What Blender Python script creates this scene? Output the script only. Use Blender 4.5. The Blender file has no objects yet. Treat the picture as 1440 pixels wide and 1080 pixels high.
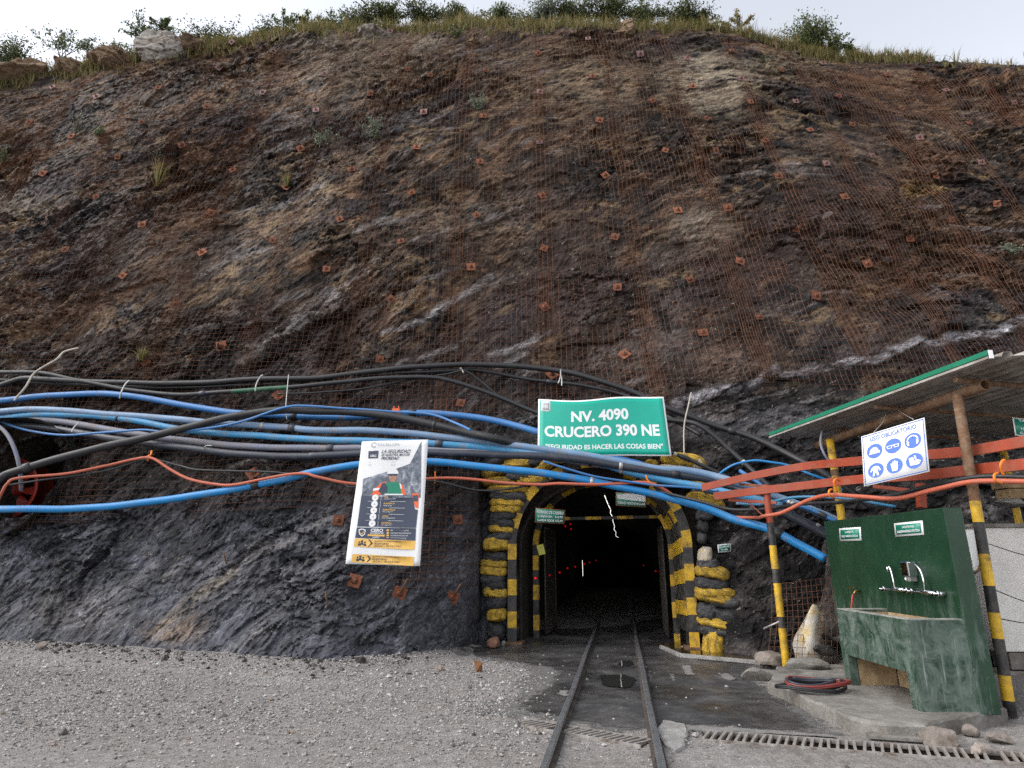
import bpy, bmesh, math, random
import numpy as np
from mathutils import Vector, Matrix, Euler
from mathutils.bvhtree import BVHTree
from mathutils.geometry import delaunay_2d_cdt

random.seed(7)
RNG = np.random.default_rng(11)
scene = bpy.context.scene
COL = scene.collection

# ---------------------------------------------------------------- camera, world, sun, exposure
CAM_H = 1.5
PITCH = math.radians(15.85)
FPX = 863.0                                   # focal length in pixels of a 1440 wide picture
cam_data = bpy.data.cameras.new("camera")
cam_data.sensor_width = 36.0
cam_data.lens = FPX / 1440.0 * 36.0
cam_data.clip_end = 800.0
cam = bpy.data.objects.new("camera", cam_data)
cam.location = (0, 0, CAM_H)
cam.rotation_euler = (math.pi / 2 + PITCH, 0, 0)
COL.objects.link(cam)
scene.camera = cam

SUN_EL = math.radians(44.0)
SUN_AZ = math.radians(255.0)                  # to the left, a little behind the camera; thin cloud makes it soft
world = bpy.data.worlds.new("World")
scene.world = world
world.use_nodes = True
wn = world.node_tree
wn.nodes.clear()
sky = wn.nodes.new("ShaderNodeTexSky")
sky.sky_type = 'NISHITA'
sky.sun_disc = False
sky.sun_elevation = SUN_EL
sky.sun_rotation = SUN_AZ
sky.air_density = 1.0
sky.dust_density = 1.5
sky.ozone_density = 1.0
sky.altitude = 0
hsv = wn.nodes.new("ShaderNodeHueSaturation")
hsv.inputs["Saturation"].default_value = 0.26     # thin high haze: a pale sky
bg = wn.nodes.new("ShaderNodeBackground")
bg.inputs["Strength"].default_value = 0.15
wo = wn.nodes.new("ShaderNodeOutputWorld")
wn.links.new(sky.outputs[0], hsv.inputs["Color"])
wn.links.new(hsv.outputs[0], bg.inputs[0])
wn.links.new(bg.outputs[0], wo.inputs[0])

sd = bpy.data.lights.new("sun", 'SUN')
sd.energy = 0.52
sd.angle = math.radians(40.0)
sd.color = (1.0, 0.94, 0.86)
sun = bpy.data.objects.new("sun", sd)
sdir = Vector((math.sin(SUN_AZ) * math.cos(SUN_EL), math.cos(SUN_AZ) * math.cos(SUN_EL), math.sin(SUN_EL)))
sun.rotation_euler = sdir.to_track_quat('Z', 'Y').to_euler()
sun.location = (-30, -8, 30)
COL.objects.link(sun)

scene.view_settings.view_transform = 'Standard'
scene.view_settings.look = 'None'
scene.view_settings.gamma = 1.0
scene.view_settings.exposure = 1.28
scene.view_settings.use_curve_mapping = False
scene.render.engine = 'CYCLES'
scene.cycles.max_bounces = 4
scene.cycles.diffuse_bounces = 3
scene.cycles.glossy_bounces = 2
scene.cycles.adaptive_threshold = 0.006
scene.cycles.sample_clamp_indirect = 1.0
scene.cycles.use_denoising = False

# ---------------------------------------------------------------- picture -> place
CP, SP = math.cos(PITCH), math.sin(PITCH)
EYE = Vector((0, 0, CAM_H))

def ray(px, py):
    u = (px - 720.0) / FPX
    v = (540.0 - py) / FPX
    return Vector((u, CP - v * SP, SP + v * CP))

def on_z(px, py, z=0.0):
    r = ray(px, py)
    return EYE + r * ((z - CAM_H) / r.z)

def at_y(px, py, y):
    r = ray(px, py)
    return EYE + r * (y / r.y)

def at_x(px, py, x):
    r = ray(px, py)
    return EYE + r * (x / r.x)

# ---------------------------------------------------------------- numpy noise
def _hash(ix, iy, iz, seed=0):
    h = (ix.astype(np.int64) * 374761393 + iy.astype(np.int64) * 668265263 + iz.astype(np.int64) * 2147483647 + seed * 1274126177) & 0xFFFFFFFF
    h = ((h ^ (h >> 13)) * 1274126177) & 0xFFFFFFFF
    h = ((h ^ (h >> 15)) * 2246822519) & 0xFFFFFFFF
    return ((h ^ (h >> 16)) & 0xFFFFFF).astype(np.float64) / 0xFFFFFF

def vnoise(x, y, z=None, seed=0):
    x = np.asarray(x, float); y = np.asarray(y, float)
    z = np.zeros_like(x) if z is None else np.asarray(z, float)
    ix, iy, iz = np.floor(x), np.floor(y), np.floor(z)
    fx, fy, fz = x - ix, y - iy, z - iz
    fx = fx * fx * (3 - 2 * fx); fy = fy * fy * (3 - 2 * fy); fz = fz * fz * (3 - 2 * fz)
    r = 0
    for dx in (0, 1):
        for dy in (0, 1):
            w = (fx if dx else 1 - fx) * (fy if dy else 1 - fy)
            a = _hash(ix + dx, iy + dy, iz, seed); b = _hash(ix + dx, iy + dy, iz + 1, seed)
            r = r + w * (a * (1 - fz) + b * fz)
    return r * 2 - 1

def fbm(x, y, octs=4, seed=0, gain=0.5):
    r = 0; a = 1.0; f = 1.0; t = 0
    for o in range(octs):
        r = r + a * vnoise(x * f, y * f, None, seed + o * 17)
        t += a; a *= gain; f *= 2.03
    return r / t

def cells(x, y, seed=0):
    """Worley cells: random facet height and tilt per cell, distance to the border"""
    ix, iy = np.floor(x), np.floor(y)
    d1 = np.full_like(x, 9e9); d2 = np.full_like(x, 9e9)
    val = np.zeros_like(x)
    for dx in (-1, 0, 1):
        for dy in (-1, 0, 1):
            cx, cy = ix + dx, iy + dy
            z0 = np.zeros_like(cx)
            jx = cx + _hash(cx, cy, z0, seed); jy = cy + _hash(cx, cy, z0, seed + 1)
            d = (x - jx) ** 2 + (y - jy) ** 2
            h = _hash(cx, cy, z0, seed + 2) * 2 - 1
            tx = _hash(cx, cy, z0, seed + 3) * 2 - 1; ty = _hash(cx, cy, z0, seed + 4) * 2 - 1
            v = h + 1.3 * (tx * (x - jx) + ty * (y - jy))
            near = d < d1
            d2 = np.where(near, d1, np.minimum(d2, d))
            val = np.where(near, v, val)
            d1 = np.minimum(d1, d)
    return val, np.sqrt(d2) - np.sqrt(d1)

def smooth(e0, e1, x):
    t = np.clip((x - e0) / (e1 - e0), 0, 1)
    return t * t * (3 - 2 * t)

# ---------------------------------------------------------------- materials
MATS = {}

class NB:
    def __init__(s, name):
        s.m = bpy.data.materials.new(name); s.m.use_nodes = True
        s.t = s.m.node_tree; s.t.nodes.clear()
        s.out = s.t.nodes.new("ShaderNodeOutputMaterial")
        s.b = s.t.nodes.new("ShaderNodeBsdfPrincipled")
        s.t.links.new(s.b.outputs[0], s.out.inputs[0])
    def n(s, kind, **kw):
        nd = s.t.nodes.new(kind)
        for k, v in kw.items():
            if k in nd.inputs: nd.inputs[k].default_value = v
            else: setattr(nd, k, v)
        return nd
    def l(s, a, b): s.t.links.new(a, b)
    def coord(s, which="Object"):
        return s.n("ShaderNodeTexCoord").outputs[which]
    def mapping(s, src, loc=(0, 0, 0), rot=(0, 0, 0), scale=(1, 1, 1)):
        m = s.n("ShaderNodeMapping"); m.inputs["Location"].default_value = loc
        m.inputs["Rotation"].default_value = rot; m.inputs["Scale"].default_value = scale
        s.l(src, m.inputs["Vector"]); return m.outputs[0]
    def noise(s, src, scale=5, detail=6, rough=0.6, dist=0.0):
        nd = s.n("ShaderNodeTexNoise", Scale=scale, Detail=detail, Roughness=rough, Distortion=dist)
        if src is not None: s.l(src, nd.inputs["Vector"])
        return nd.outputs["Fac"]
    def voronoi(s, src, scale=5, feature='F1', out="Distance"):
        nd = s.n("ShaderNodeTexVoronoi"); nd.feature = feature
        nd.inputs["Scale"].default_value = scale
        s.l(src, nd.inputs["Vector"]); return nd.outputs[out]
    def ramp(s, src, stops):
        nd = s.n("ShaderNodeValToRGB"); e = nd.color_ramp.elements
        while len(e) < len(stops): e.new(0.5)
        for el, (p, c) in zip(e, stops):
            el.position = p; el.color = (c[0], c[1], c[2], 1) if not isinstance(c, (int, float)) else (c, c, c, 1)
        s.l(src, nd.inputs[0]); return nd.outputs[0]
    def mix(s, fac, a, b, mode='MIX'):
        nd = s.n("ShaderNodeMix"); nd.data_type = 'RGBA'; nd.blend_type = mode
        for i, v in ((0, fac), (6, a), (7, b)):
            if isinstance(v, (int, float)): nd.inputs[i].default_value = v
            elif isinstance(v, (tuple, list)): nd.inputs[i].default_value = (v[0], v[1], v[2], 1)
            else: s.l(v, nd.inputs[i])
        return nd.outputs[2]
    def math(s, op, a, b=0.0, clamp=False):
        nd = s.n("ShaderNodeMath"); nd.operation = op; nd.use_clamp = clamp
        for i, v in enumerate((a, b)):
            if isinstance(v, (int, float)): nd.inputs[i].default_value = v
            else: s.l(v, nd.inputs[i])
        return nd.outputs[0]
    def bump(s, h, strength=0.4, dist=0.02, normal=None):
        nd = s.n("ShaderNodeBump"); nd.inputs["Strength"].default_value = strength
        nd.inputs["Distance"].default_value = dist
        s.l(h, nd.inputs["Height"])
        if normal is not None: s.l(normal, nd.inputs["Normal"])
        return nd.outputs[0]
    def set(s, key, v):
        if isinstance(v, (int, float)): s.b.inputs[key].default_value = v
        elif isinstance(v, (tuple, list)): s.b.inputs[key].default_value = (v[0], v[1], v[2], 1)
        else: s.l(v, s.b.inputs[key])

def mat(name, color, rough=0.6, metal=0.0, var=0.25, scale=6.0, dirt=None, dirt_amt=0.35, dirt_scale=3.0, bump=0.15, bscale=40.0, bdist=0.01, spec=None, rnd=0.0):
    """a painted / worn surface: base colour with blotches, dirt of its own shape and fine relief"""
    if name in MATS: return MATS[name]
    k = NB(name); co = k.coord()
    n1 = k.noise(co, scale, 6, 0.62)
    lo = tuple(c * (1 - var) for c in color); hi = tuple(min(1, c * (1 + var)) for c in color)
    c = k.ramp(n1, [(0.3, lo), (0.7, hi)])
    if dirt is not None:
        n2 = k.noise(co, dirt_scale, 8, 0.7, 0.3)
        f = k.ramp(n2, [(0.62 - dirt_amt * 0.45, 0.0), (0.78 - dirt_amt * 0.3, 1.0)])
        c = k.mix(f, c, dirt)
        k.set("Roughness", k.ramp(f, [(0, rough), (1, min(1, rough + 0.3))]))
    else:
        k.set("Roughness", rough)
    if rnd:
        oi = k.n("ShaderNodeObjectInfo")
        h = k.n("ShaderNodeHueSaturation")
        k.l(k.math('ADD', k.math('MULTIPLY', oi.outputs["Random"], 2 * rnd), 1 - rnd), h.inputs["Value"])
        k.l(c, h.inputs["Color"]); c = h.outputs[0]
    k.set("Base Color", c); k.set("Metallic", metal)
    if spec is not None: k.set("Specular IOR Level", spec)
    if bump:
        k.set("Normal", k.bump(k.noise(co, bscale, 5, 0.6), bump, bdist))
    MATS[name] = k.m
    return k.m

def emit_mat(name, color, strength):
    if name in MATS: return MATS[name]
    k = NB(name); k.set("Base Color", color); k.set("Emission Color", color); k.set("Emission Strength", strength)
    MATS[name] = k.m; return k.m

# --- rock of the cliff
def rock_material(name, attr):
    k = NB(name); co = k.coord()
    rot = k.mapping(co, rot=(0, math.radians(28), 0))
    fol = k.mapping(rot, scale=(0.6, 1, 1.35))
    n1 = k.noise(fol, 10, 7, 0.8, 0.9)
    if attr:
        at = k.n("ShaderNodeAttribute"); at.attribute_name = "albedo"; c = at.outputs["Color"]
    else:
        c = k.ramp(k.noise(fol, 2.6, 6, 0.7, 0.5), [(0.3, (0.02, 0.019, 0.02)), (0.5, (0.05, 0.045, 0.042)), (0.7, (0.12, 0.10, 0.085))])
    c = k.mix(at.outputs["Alpha"] if attr else 1.0, c, k.ramp(n1, [(0.30, 0.22), (0.45, 0.62), (0.56, 1.30), (0.70, 2.9)]), 'MULTIPLY')
    # pale mica and quartz flecks along the foliation
    fl = k.noise(k.mapping(rot, scale=(0.6, 1, 1.3)), 14, 4, 0.75, 0.9)
    c = k.mix(k.ramp(fl, [(0.625, 0.0), (0.68, 0.9)]), c, (0.33, 0.295, 0.25))
    k.set("Base Color", c)
    k.set("Roughness", k.ramp(n1, [(0.35, 0.40), (0.65, 0.8)]))
    k.set("Specular IOR Level", 0.16)
    k.set("Normal", k.bump(n1, 0.8, 0.03))
    return k.m

ROCK = rock_material("schist_rock", True)
ROCK2 = rock_material("broken_schist", False)

def ground_material(name, c0, c1, c2, stain, sc=1.0, rough=0.9, bump=0.5, peb=55, stain_amt=0.5, spec=0.3):
    k = NB(name); co = k.coord()
    a = k.noise(co, 0.55 * sc, 8, 0.65, 0.3)
    b = k.noise(co, 9 * sc, 8, 0.7)
    c = k.ramp(b, [(0.32, c0), (0.5, c1), (0.7, c2)])
    c = k.mix(k.math('MULTIPLY', k.ramp(a, [(0.40, 0.0), (0.66, 1.0)]), stain_amt), c, stain)
    v = k.voronoi(co, peb)
    pc = k.n("ShaderNodeTexVoronoi"); pc.inputs["Scale"].default_value = peb; k.l(co, pc.inputs["Vector"])
    sp = k.ramp(pc.outputs["Color"], [(0.2, 0.62), (0.8, 1.25)])
    c = k.mix(0.6, c, sp, 'MULTIPLY')
    k.set("Base Color", c); k.set("Roughness", rough); k.set("Specular IOR Level", spec)
    nb = k.bump(k.noise(co, 14 * sc, 8, 0.7), bump, 0.03)
    k.set("Normal", k.bump(v, bump, 0.012, nb))
    return k.m

G_DIRT = ground_material("dusty_concrete", (0.165, 0.152, 0.142), (0.255, 0.238, 0.224), (0.35, 0.33, 0.312), (0.165, 0.143, 0.124), bump=0.45)
def wet_bed():
    k = NB("damp_track_bed"); co = k.coord()
    b = k.noise(co, 5, 9, 0.7, 0.2)
    c = k.ramp(b, [(0.3, (0.024, 0.023, 0.024)), (0.52, (0.045, 0.043, 0.044)), (0.72, (0.095, 0.092, 0.091))])
    d = k.noise(co, 0.9, 8, 0.7, 0.5)
    c = k.mix(k.ramp(d, [(0.48, 0.0), (0.62, 0.8)]), c, (0.125, 0.119, 0.114))
    w = k.noise(k.mapping(co, loc=(3, 1, 0)), 0.7, 6, 0.6)
    wf = k.ramp(w, [(0.42, 0.0), (0.56, 1.0)])
    k.set("Base Color", c)
    k.set("Roughness", k.ramp(wf, [(0.0, 0.75), (1.0, 0.22)]))
    at = k.n("ShaderNodeAttribute"); at.attribute_name = "edge"
    e = k.math('ADD', k.math('DIVIDE', at.outputs["Fac"], 0.30), k.math('MULTIPLY', k.math('SUBTRACT', k.noise(co, 6, 8, 0.75), 0.5), 2.0))
    k.set("Alpha", k.ramp(e, [(0.25, 0.0), (0.65, 1.0)]))
    nb = k.bump(k.noise(co, 30, 8, 0.75), 0.5, 0.015)
    k.set("Normal", k.bump(k.voronoi(co, 45), 0.25, 0.01, nb))
    return k.m
G_BED = wet_bed()
def ragged(k, width=0.25, nscale=9.0):
    """thins a ground layer out towards its own border"""
    at = k.n("ShaderNodeAttribute"); at.attribute_name = "edge"
    e = k.math('DIVIDE', at.outputs["Fac"], width)
    n = k.noise(k.coord(), nscale, 8, 0.75)
    v = k.math('ADD', e, k.math('MULTIPLY', k.math('SUBTRACT', n, 0.5), 2.2))
    k.set("Alpha", k.ramp(v, [(0.30, 0.0), (0.62, 1.0)]))
def layer(name, c0, c1, width, nscale, rough=0.85):
    k = NB(name); co = k.coord()
    k.set("Base Color", k.ramp(k.noise(co, 14, 8, 0.7), [(0.3, c0), (0.7, c1)])); k.set("Roughness", rough)
    k.set("Normal", k.bump(k.noise(co, 40, 6, 0.7), 0.5, 0.01)); ragged(k, width, nscale); return k.m
G_DAMP = layer("damp_margin", (0.085, 0.080, 0.078), (0.15, 0.142, 0.136), 0.55, 4.0)
G_DUSTY = layer("dusty_patch", (0.13, 0.125, 0.12), (0.25, 0.24, 0.23), 0.07, 16.0)
G_PALE = mat("pale_concrete", (0.30, 0.29, 0.28), 0.9, 0, 0.3, 9, (0.16, 0.145, 0.13), 0.4, 4, 0.6, 35, 0.02)
CONC = mat("cast_concrete", (0.24, 0.225, 0.205), 0.92, 0, 0.28, 7, (0.12, 0.105, 0.09), 0.5, 2.6, 0.6, 30, 0.02)
STONE_M = mat("loose_stone", (0.24, 0.205, 0.18), 0.9, 0, 0.35, 5, (0.11, 0.085, 0.065), 0.4, 4, 0.6, 18, 0.03, rnd=0.35)
GRAVEL_M = None
def gravel_mat():
    k = NB("crushed_gravel")
    g = k.n("ShaderNodeNewGeometry")
    c = k.ramp(g.outputs["Random Per Island"], [(0.0, (0.07, 0.064, 0.061)), (0.25, (0.20, 0.186, 0.176)), (0.6, (0.31, 0.291, 0.278)), (0.9, (0.44, 0.418, 0.40)), (1.0, (0.18, 0.12, 0.08))])
    k.set("Base Color", c); k.set("Roughness", 0.9)
    return k.m
GRAVEL_M = gravel_mat()
RUST_WIRE = mat("rusted_wire", (0.17, 0.070, 0.034), 0.85, 0.0, 0.45, 3.0, (0.085, 0.04, 0.026), 0.5, 0.8, bump=0)
GALV_WIRE = mat("galvanised_wire", (0.42, 0.41, 0.40), 0.5, 0.5, 0.2, 5, None, bump=0)
RUST_PLATE = mat("rusted_plate", (0.25, 0.078, 0.034), 0.85, 0.0, 0.45, 14, (0.085, 0.038, 0.024), 0.5, 9, 0.4, 60, 0.004, rnd=0.35)
GREY_PLATE = mat("dull_violet_plate", (0.20, 0.15, 0.17), 0.6, 0.4, 0.3, 14, (0.20, 0.075, 0.04), 0.45, 12, 0.3, 60, 0.004, rnd=0.3)
RUST_PIPE = mat("rusted_pipe", (0.15, 0.078, 0.042), 0.85, 0.1, 0.4, 9, (0.27, 0.19, 0.125), 0.35, 7, 0.4, 40, 0.006)
RED_BEAM = mat("red_oxide_paint", (0.29, 0.044, 0.015), 0.55, 0, 0.16, 4, (0.27, 0.10, 0.06), 0.28, 6, 0.15, 40, 0.004)
YEL = mat("yellow_paint", (0.62, 0.37, 0.018), 0.55, 0, 0.2, 7, (0.16, 0.11, 0.045), 0.35, 6, 0.25, 30, 0.006)
BLK = mat("black_paint", (0.019, 0.019, 0.021), 0.55, 0, 0.3, 7, (0.10, 0.085, 0.07), 0.35, 6, 0.25, 30, 0.006)
YSACK = mat("yellow_sack", (0.56, 0.345, 0.030), 0.75, 0, 0.3, 6, (0.10, 0.075, 0.035), 0.42, 5, 0.5, 22, 0.02, rnd=0.25)
BSACK = mat("black_sack", (0.028, 0.029, 0.034), 0.6, 0, 0.4, 6, (0.13, 0.12, 0.11), 0.32, 7, 0.5, 22, 0.02, rnd=0.35)
WSACK = mat("bleached_sack", (0.48, 0.45, 0.40), 0.8, 0, 0.25, 6, (0.50, 0.33, 0.06), 0.35, 5, 0.5, 22, 0.02)
STEEL_RAIL = mat("worn_rail_steel", (0.50, 0.51, 0.54), 0.32, 0.85, 0.2, 9, (0.14, 0.12, 0.11), 0.25, 5, 0.2, 40, 0.004)
RAIL_SIDE = mat("rail_side", (0.060, 0.052, 0.048), 0.75, 0.3, 0.35, 9, (0.12, 0.09, 0.07), 0.4, 6, 0.3, 40, 0.005)
GRATE_M = mat("drain_grate_iron", (0.36, 0.34, 0.32), 0.75, 0.3, 0.3, 9, (0.15, 0.11, 0.08), 0.45, 7, 0.3, 50, 0.004)
DRAIN_IN = mat("drain_inside", (0.075, 0.048, 0.032), 0.9, 0, 0.4, 6, (0.05, 0.04, 0.03), 0.4, 4, 0.5, 20, 0.02)
WHITE = mat("white_print", (0.80, 0.80, 0.80), 0.45, 0, 0.03, 4, bump=0)
SIGN_GREEN = mat("sign_green", (0.002, 0.365, 0.265), 0.32, 0, 0.06, 3, bump=0.02)
SMALL_GREEN = mat("small_sign_green", (0.012, 0.20, 0.135), 0.35, 0, 0.15, 9, bump=0)
SIGN_BLUE = mat("sign_blue", (0.004, 0.098, 0.50), 0.35, 0, 0.05, 3, bump=0)
NAVY = mat("print_navy", (0.040, 0.050, 0.085), 0.4, 0, 0.06, 3, bump=0)
PR_YEL = mat("print_yellow", (0.78, 0.46, 0.10), 0.4, 0, 0.04, 3, bump=0)
PR_GREY = mat("print_grey", (0.42, 0.43, 0.45), 0.4, 0, 0.05, 3, bump=0)
PR_ORANGE = mat("print_orange", (0.80, 0.13, 0.03), 0.4, 0, 0.05, 3, bump=0)
PR_VEST = mat("print_vest_green", (0.010, 0.22, 0.13), 0.4, 0, 0.1, 9, bump=0)
PR_SKIN = mat("print_skin", (0.42, 0.22, 0.14), 0.4, 0, 0.15, 20, bump=0)
PR_ROCK = None
def pr_rock():
    k = NB("print_rock_picture"); co = k.coord()
    n = k.noise(co, 9, 10, 0.75, 0.6)
    k.set("Base Color", k.ramp(n, [(0.35, (0.035, 0.045, 0.07)), (0.52, (0.16, 0.18, 0.22)), (0.68, (0.50, 0.52, 0.56))]))
    k.set("Roughness", 0.4); return k.m
PR_ROCK = pr_rock()
def green_wall(name="scuffed_green_enamel", chalk=0.0):
    k = NB(name); co = k.coord()
    n = k.noise(co, 2.5, 6, 0.6)
    c = k.ramp(n, [(0.3, (0.004, 0.025, 0.011)), (0.7, (0.010, 0.046, 0.020))])
    # chalky streaks running down, splashes and chips
    st = k.noise(k.mapping(co, scale=(4.5, 4.5, 0.9)), 2.2, 9, 0.78, 0.5)
    lowz = k.n("ShaderNodeSeparateXYZ"); k.l(co, lowz.inputs[0])
    low = k.ramp(k.math('ADD', k.math('MULTIPLY', lowz.outputs[2], 0.5), k.math('MULTIPLY', k.noise(co, 3, 4, 0.6), 0.35)), [(0.40, 0.95), (0.72, 0.05)])
    f = k.math('MULTIPLY', k.ramp(st, [(0.46, 0.0), (0.70, 0.8)]), low)
    bl = k.noise(co, 5.5, 9, 0.78, 0.8)
    f = k.math('MAXIMUM', f, k.math('MULTIPLY', k.ramp(bl, [(0.40, 0.0), (0.72, 1.0)]), 0.05 + chalk))
    c = k.mix(f, c, (0.20, 0.235, 0.215))
    drip = k.noise(k.mapping(co, scale=(14, 14, 0.7)), 2.4, 5, 0.7)
    c = k.mix(k.math('MULTIPLY', k.ramp(drip, [(0.60, 0.0), (0.70, 0.6)]), chalk), c, (0.42, 0.45, 0.43))
    sp = k.noise(co, 34, 5, 0.75)
    c = k.mix(k.math('MULTIPLY', k.ramp(sp, [(0.64, 0.0), (0.70, 0.8)]), k.ramp(k.noise(co, 1.6, 4, 0.6), [(0.42, 0.2), (0.6, 1.0)])), c, (0.33, 0.34, 0.32))
    k.set("Base Color", c); k.set("Roughness", k.ramp(f, [(0, 0.36), (0.7, 0.8)]))
    k.set("Normal", k.bump(k.noise(co, 12, 6, 0.6), 0.12, 0.01))
    return k.m
GREEN = green_wall()
GREEN_B = green_wall("chalky_green_enamel", 0.80)
BASIN_IN = mat("stained_basin", (0.42, 0.30, 0.17), 0.8, 0, 0.3, 6, (0.20, 0.13, 0.07), 0.4, 4, 0.3, 20, 0.01)
CHROME = mat("chrome", (0.75, 0.76, 0.78), 0.14, 1.0, 0.06, 8, bump=0)
BRASS = mat("brass", (0.42, 0.24, 0.07), 0.35, 0.9, 0.2, 12, bump=0)
REDPL = mat("red_plastic_tube", (0.55, 0.05, 0.05), 0.4, 0, 0.1, 8, bump=0)
ROOFW = mat("roof_underside", (0.40, 0.38, 0.35), 0.6, 0.1, 0.2, 3, (0.20, 0.17, 0.14), 0.4, 2.5, 0.1, 30, 0.004)
ROOFG = mat("roof_green_paint", (0.010, 0.19, 0.105), 0.5, 0.1, 0.12, 3, bump=0.05)
PLASTER = mat("white_roughcast", (0.72, 0.69, 0.65), 0.92, 0, 0.08, 3, (0.50, 0.46, 0.40), 0.15, 1.6, 0.9, 60, 0.012)
SHADECAST = mat("shaded_roughcast", (0.32, 0.31, 0.31), 0.95, 0, 0.12, 4, bump=0.9, bscale=60, bdist=0.012)  # roughcast of the wall's end face, with its shade put into the colour
BLOCK = mat("grey_stone_block", (0.22, 0.20, 0.175), 0.92, 0, 0.3, 4, (0.12, 0.10, 0.08), 0.4, 3, 0.6, 20, 0.02, rnd=0.25)
WOOD = mat("weathered_timber", (0.30, 0.20, 0.105), 0.85, 0, 0.35, 8, (0.14, 0.09, 0.05), 0.4, 5, 0.5, 26, 0.01)
TUNNEL = mat("tunnel_rock", (0.022, 0.019, 0.017), 0.75, 0, 0.5, 2.0, (0.045, 0.034, 0.026), 0.35, 1.4, 0.9, 6, 0.10)
def pipe_mat(name, col, rough=0.38, dirt=(0.20, 0.155, 0.125), amt=0.30):
    k = NB(name); co = k.coord()
    c = k.ramp(k.noise(co, 2.2, 6, 0.62), [(0.3, tuple(q * 0.86 for q in col)), (0.7, tuple(min(1, q * 1.14) for q in col))])
    f = k.ramp(k.noise(co, 4.5, 8, 0.72, 0.4), [(0.62 - amt * 0.45, 0.0), (0.80 - amt * 0.3, 0.85)])
    g = k.n("ShaderNodeNewGeometry"); sp = k.n("ShaderNodeSeparateXYZ"); k.l(g.outputs["Normal"], sp.inputs[0])
    top = k.math('MULTIPLY', k.ramp(sp.outputs[2], [(0.55, 0.0), (1.0, 0.55)]), k.ramp(k.noise(co, 7, 7, 0.7), [(0.35, 0.15), (0.6, 1.0)]))
    f = k.math('MAXIMUM', f, top)
    k.set("Base Color", k.mix(f, c, dirt)); k.set("Roughness", k.ramp(f, [(0, rough + 0.08), (1, 0.85)]))
    k.set("Normal", k.bump(k.noise(co, 30, 5, 0.6), 0.10, 0.004))
    return k.m
P_BLACK = pipe_mat("black_pe_pipe", (0.014, 0.0145, 0.017), 0.40, (0.042, 0.038, 0.035), 0.22)
P_DARK = pipe_mat("dark_slate_pipe", (0.028, 0.033, 0.048), 0.33, (0.075, 0.067, 0.062), 0.25)
P_ROYAL = pipe_mat("royal_blue_pipe", (0.035, 0.165, 0.41), 0.38, amt=0.22)
P_LAV = pipe_mat("faded_blue_pipe", (0.15, 0.25, 0.39), 0.42, (0.24, 0.20, 0.18), 0.30)
P_CYAN = pipe_mat("sky_blue_pipe", (0.045, 0.25, 0.47), 0.40, (0.22, 0.21, 0.20), 0.34)
P_GREY = pipe_mat("dusty_grey_blue_pipe", (0.17, 0.185, 0.25), 0.5, (0.23, 0.19, 0.16), 0.45)
P_BRIGHT = pipe_mat("bright_blue_pipe", (0.012, 0.205, 0.50), 0.36, (0.18, 0.16, 0.14), 0.22)
P_ORANGE = pipe_mat("orange_hose", (0.46, 0.105, 0.055), 0.5, (0.32, 0.14, 0.10), 0.28)
P_GREENT = pipe_mat("green_sleeve", (0.012, 0.10, 0.05), 0.5)
ROPE = mat("pale_rope", (0.42, 0.38, 0.32), 0.9, 0, 0.2, 20, bump=0.3, bscale=120, bdist=0.002)
ORTIE = mat("orange_tie", (0.85, 0.22, 0.02), 0.5, 0, 0.08, 10, bump=0)
WATER = None
def water_mat(name, col, rough=0.03):
    k = NB(name); co = k.coord()
    k.set("Base Color", col); k.set("Roughness", rough); k.set("Specular IOR Level", 0.6)
    k.set("Normal", k.bump(k.noise(co, 12, 3, 0.5), 0.03, 0.01)); ragged(k, 0.07, 14.0); return k.m
PUDDLE = water_mat("puddle_water", (0.030, 0.032, 0.029))
RUSTWATER = water_mat("rusty_standing_water", (0.055, 0.038, 0.016), 0.08)

# ---------------------------------------------------------------- mesh building
def link(name, me, parent=None, loc=None):
    o = bpy.data.objects.new(name, me); COL.objects.link(o)
    if parent is not None: o.parent = parent
    if loc is not None: o.location = loc
    return o

def tag(o, label=None, cat=None, group=None, kind=None):
    if label: o["label"] = label
    if cat: o["category"] = cat
    if group: o["group"] = group
    if kind: o["kind"] = kind
    return o

def empty(name, loc, label, cat, group=None):
    o = bpy.data.objects.new(name, None); o.empty_display_size = 0.1
    COL.objects.link(o); o.location = loc
    return tag(o, label, cat, group)

def np_mesh(name, verts, faces, mats, mi=None, smooth_=False):
    verts = np.asarray(verts, dtype=np.float32); faces = np.asarray(faces, dtype=np.int32)
    me = bpy.data.meshes.new(name)
    n, k = faces.shape
    me.vertices.add(len(verts)); me.vertices.foreach_set("co", verts.ravel())
    me.loops.add(n * k); me.loops.foreach_set("vertex_index", faces.ravel())
    me.polygons.add(n)
    me.polygons.foreach_set("loop_start", np.arange(0, n * k, k, dtype=np.int32))
    me.polygons.foreach_set("loop_total", np.full(n, k, dtype=np.int32))
    if mi is not None: me.polygons.foreach_set("material_index", np.asarray(mi, dtype=np.int32))
    me.polygons.foreach_set("use_smooth", np.full(n, smooth_, dtype=bool))
    for m in (mats if isinstance(mats, (list, tuple)) else [mats]): me.materials.append(m)
    me.update(calc_edges=True); me.validate()
    return me

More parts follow.
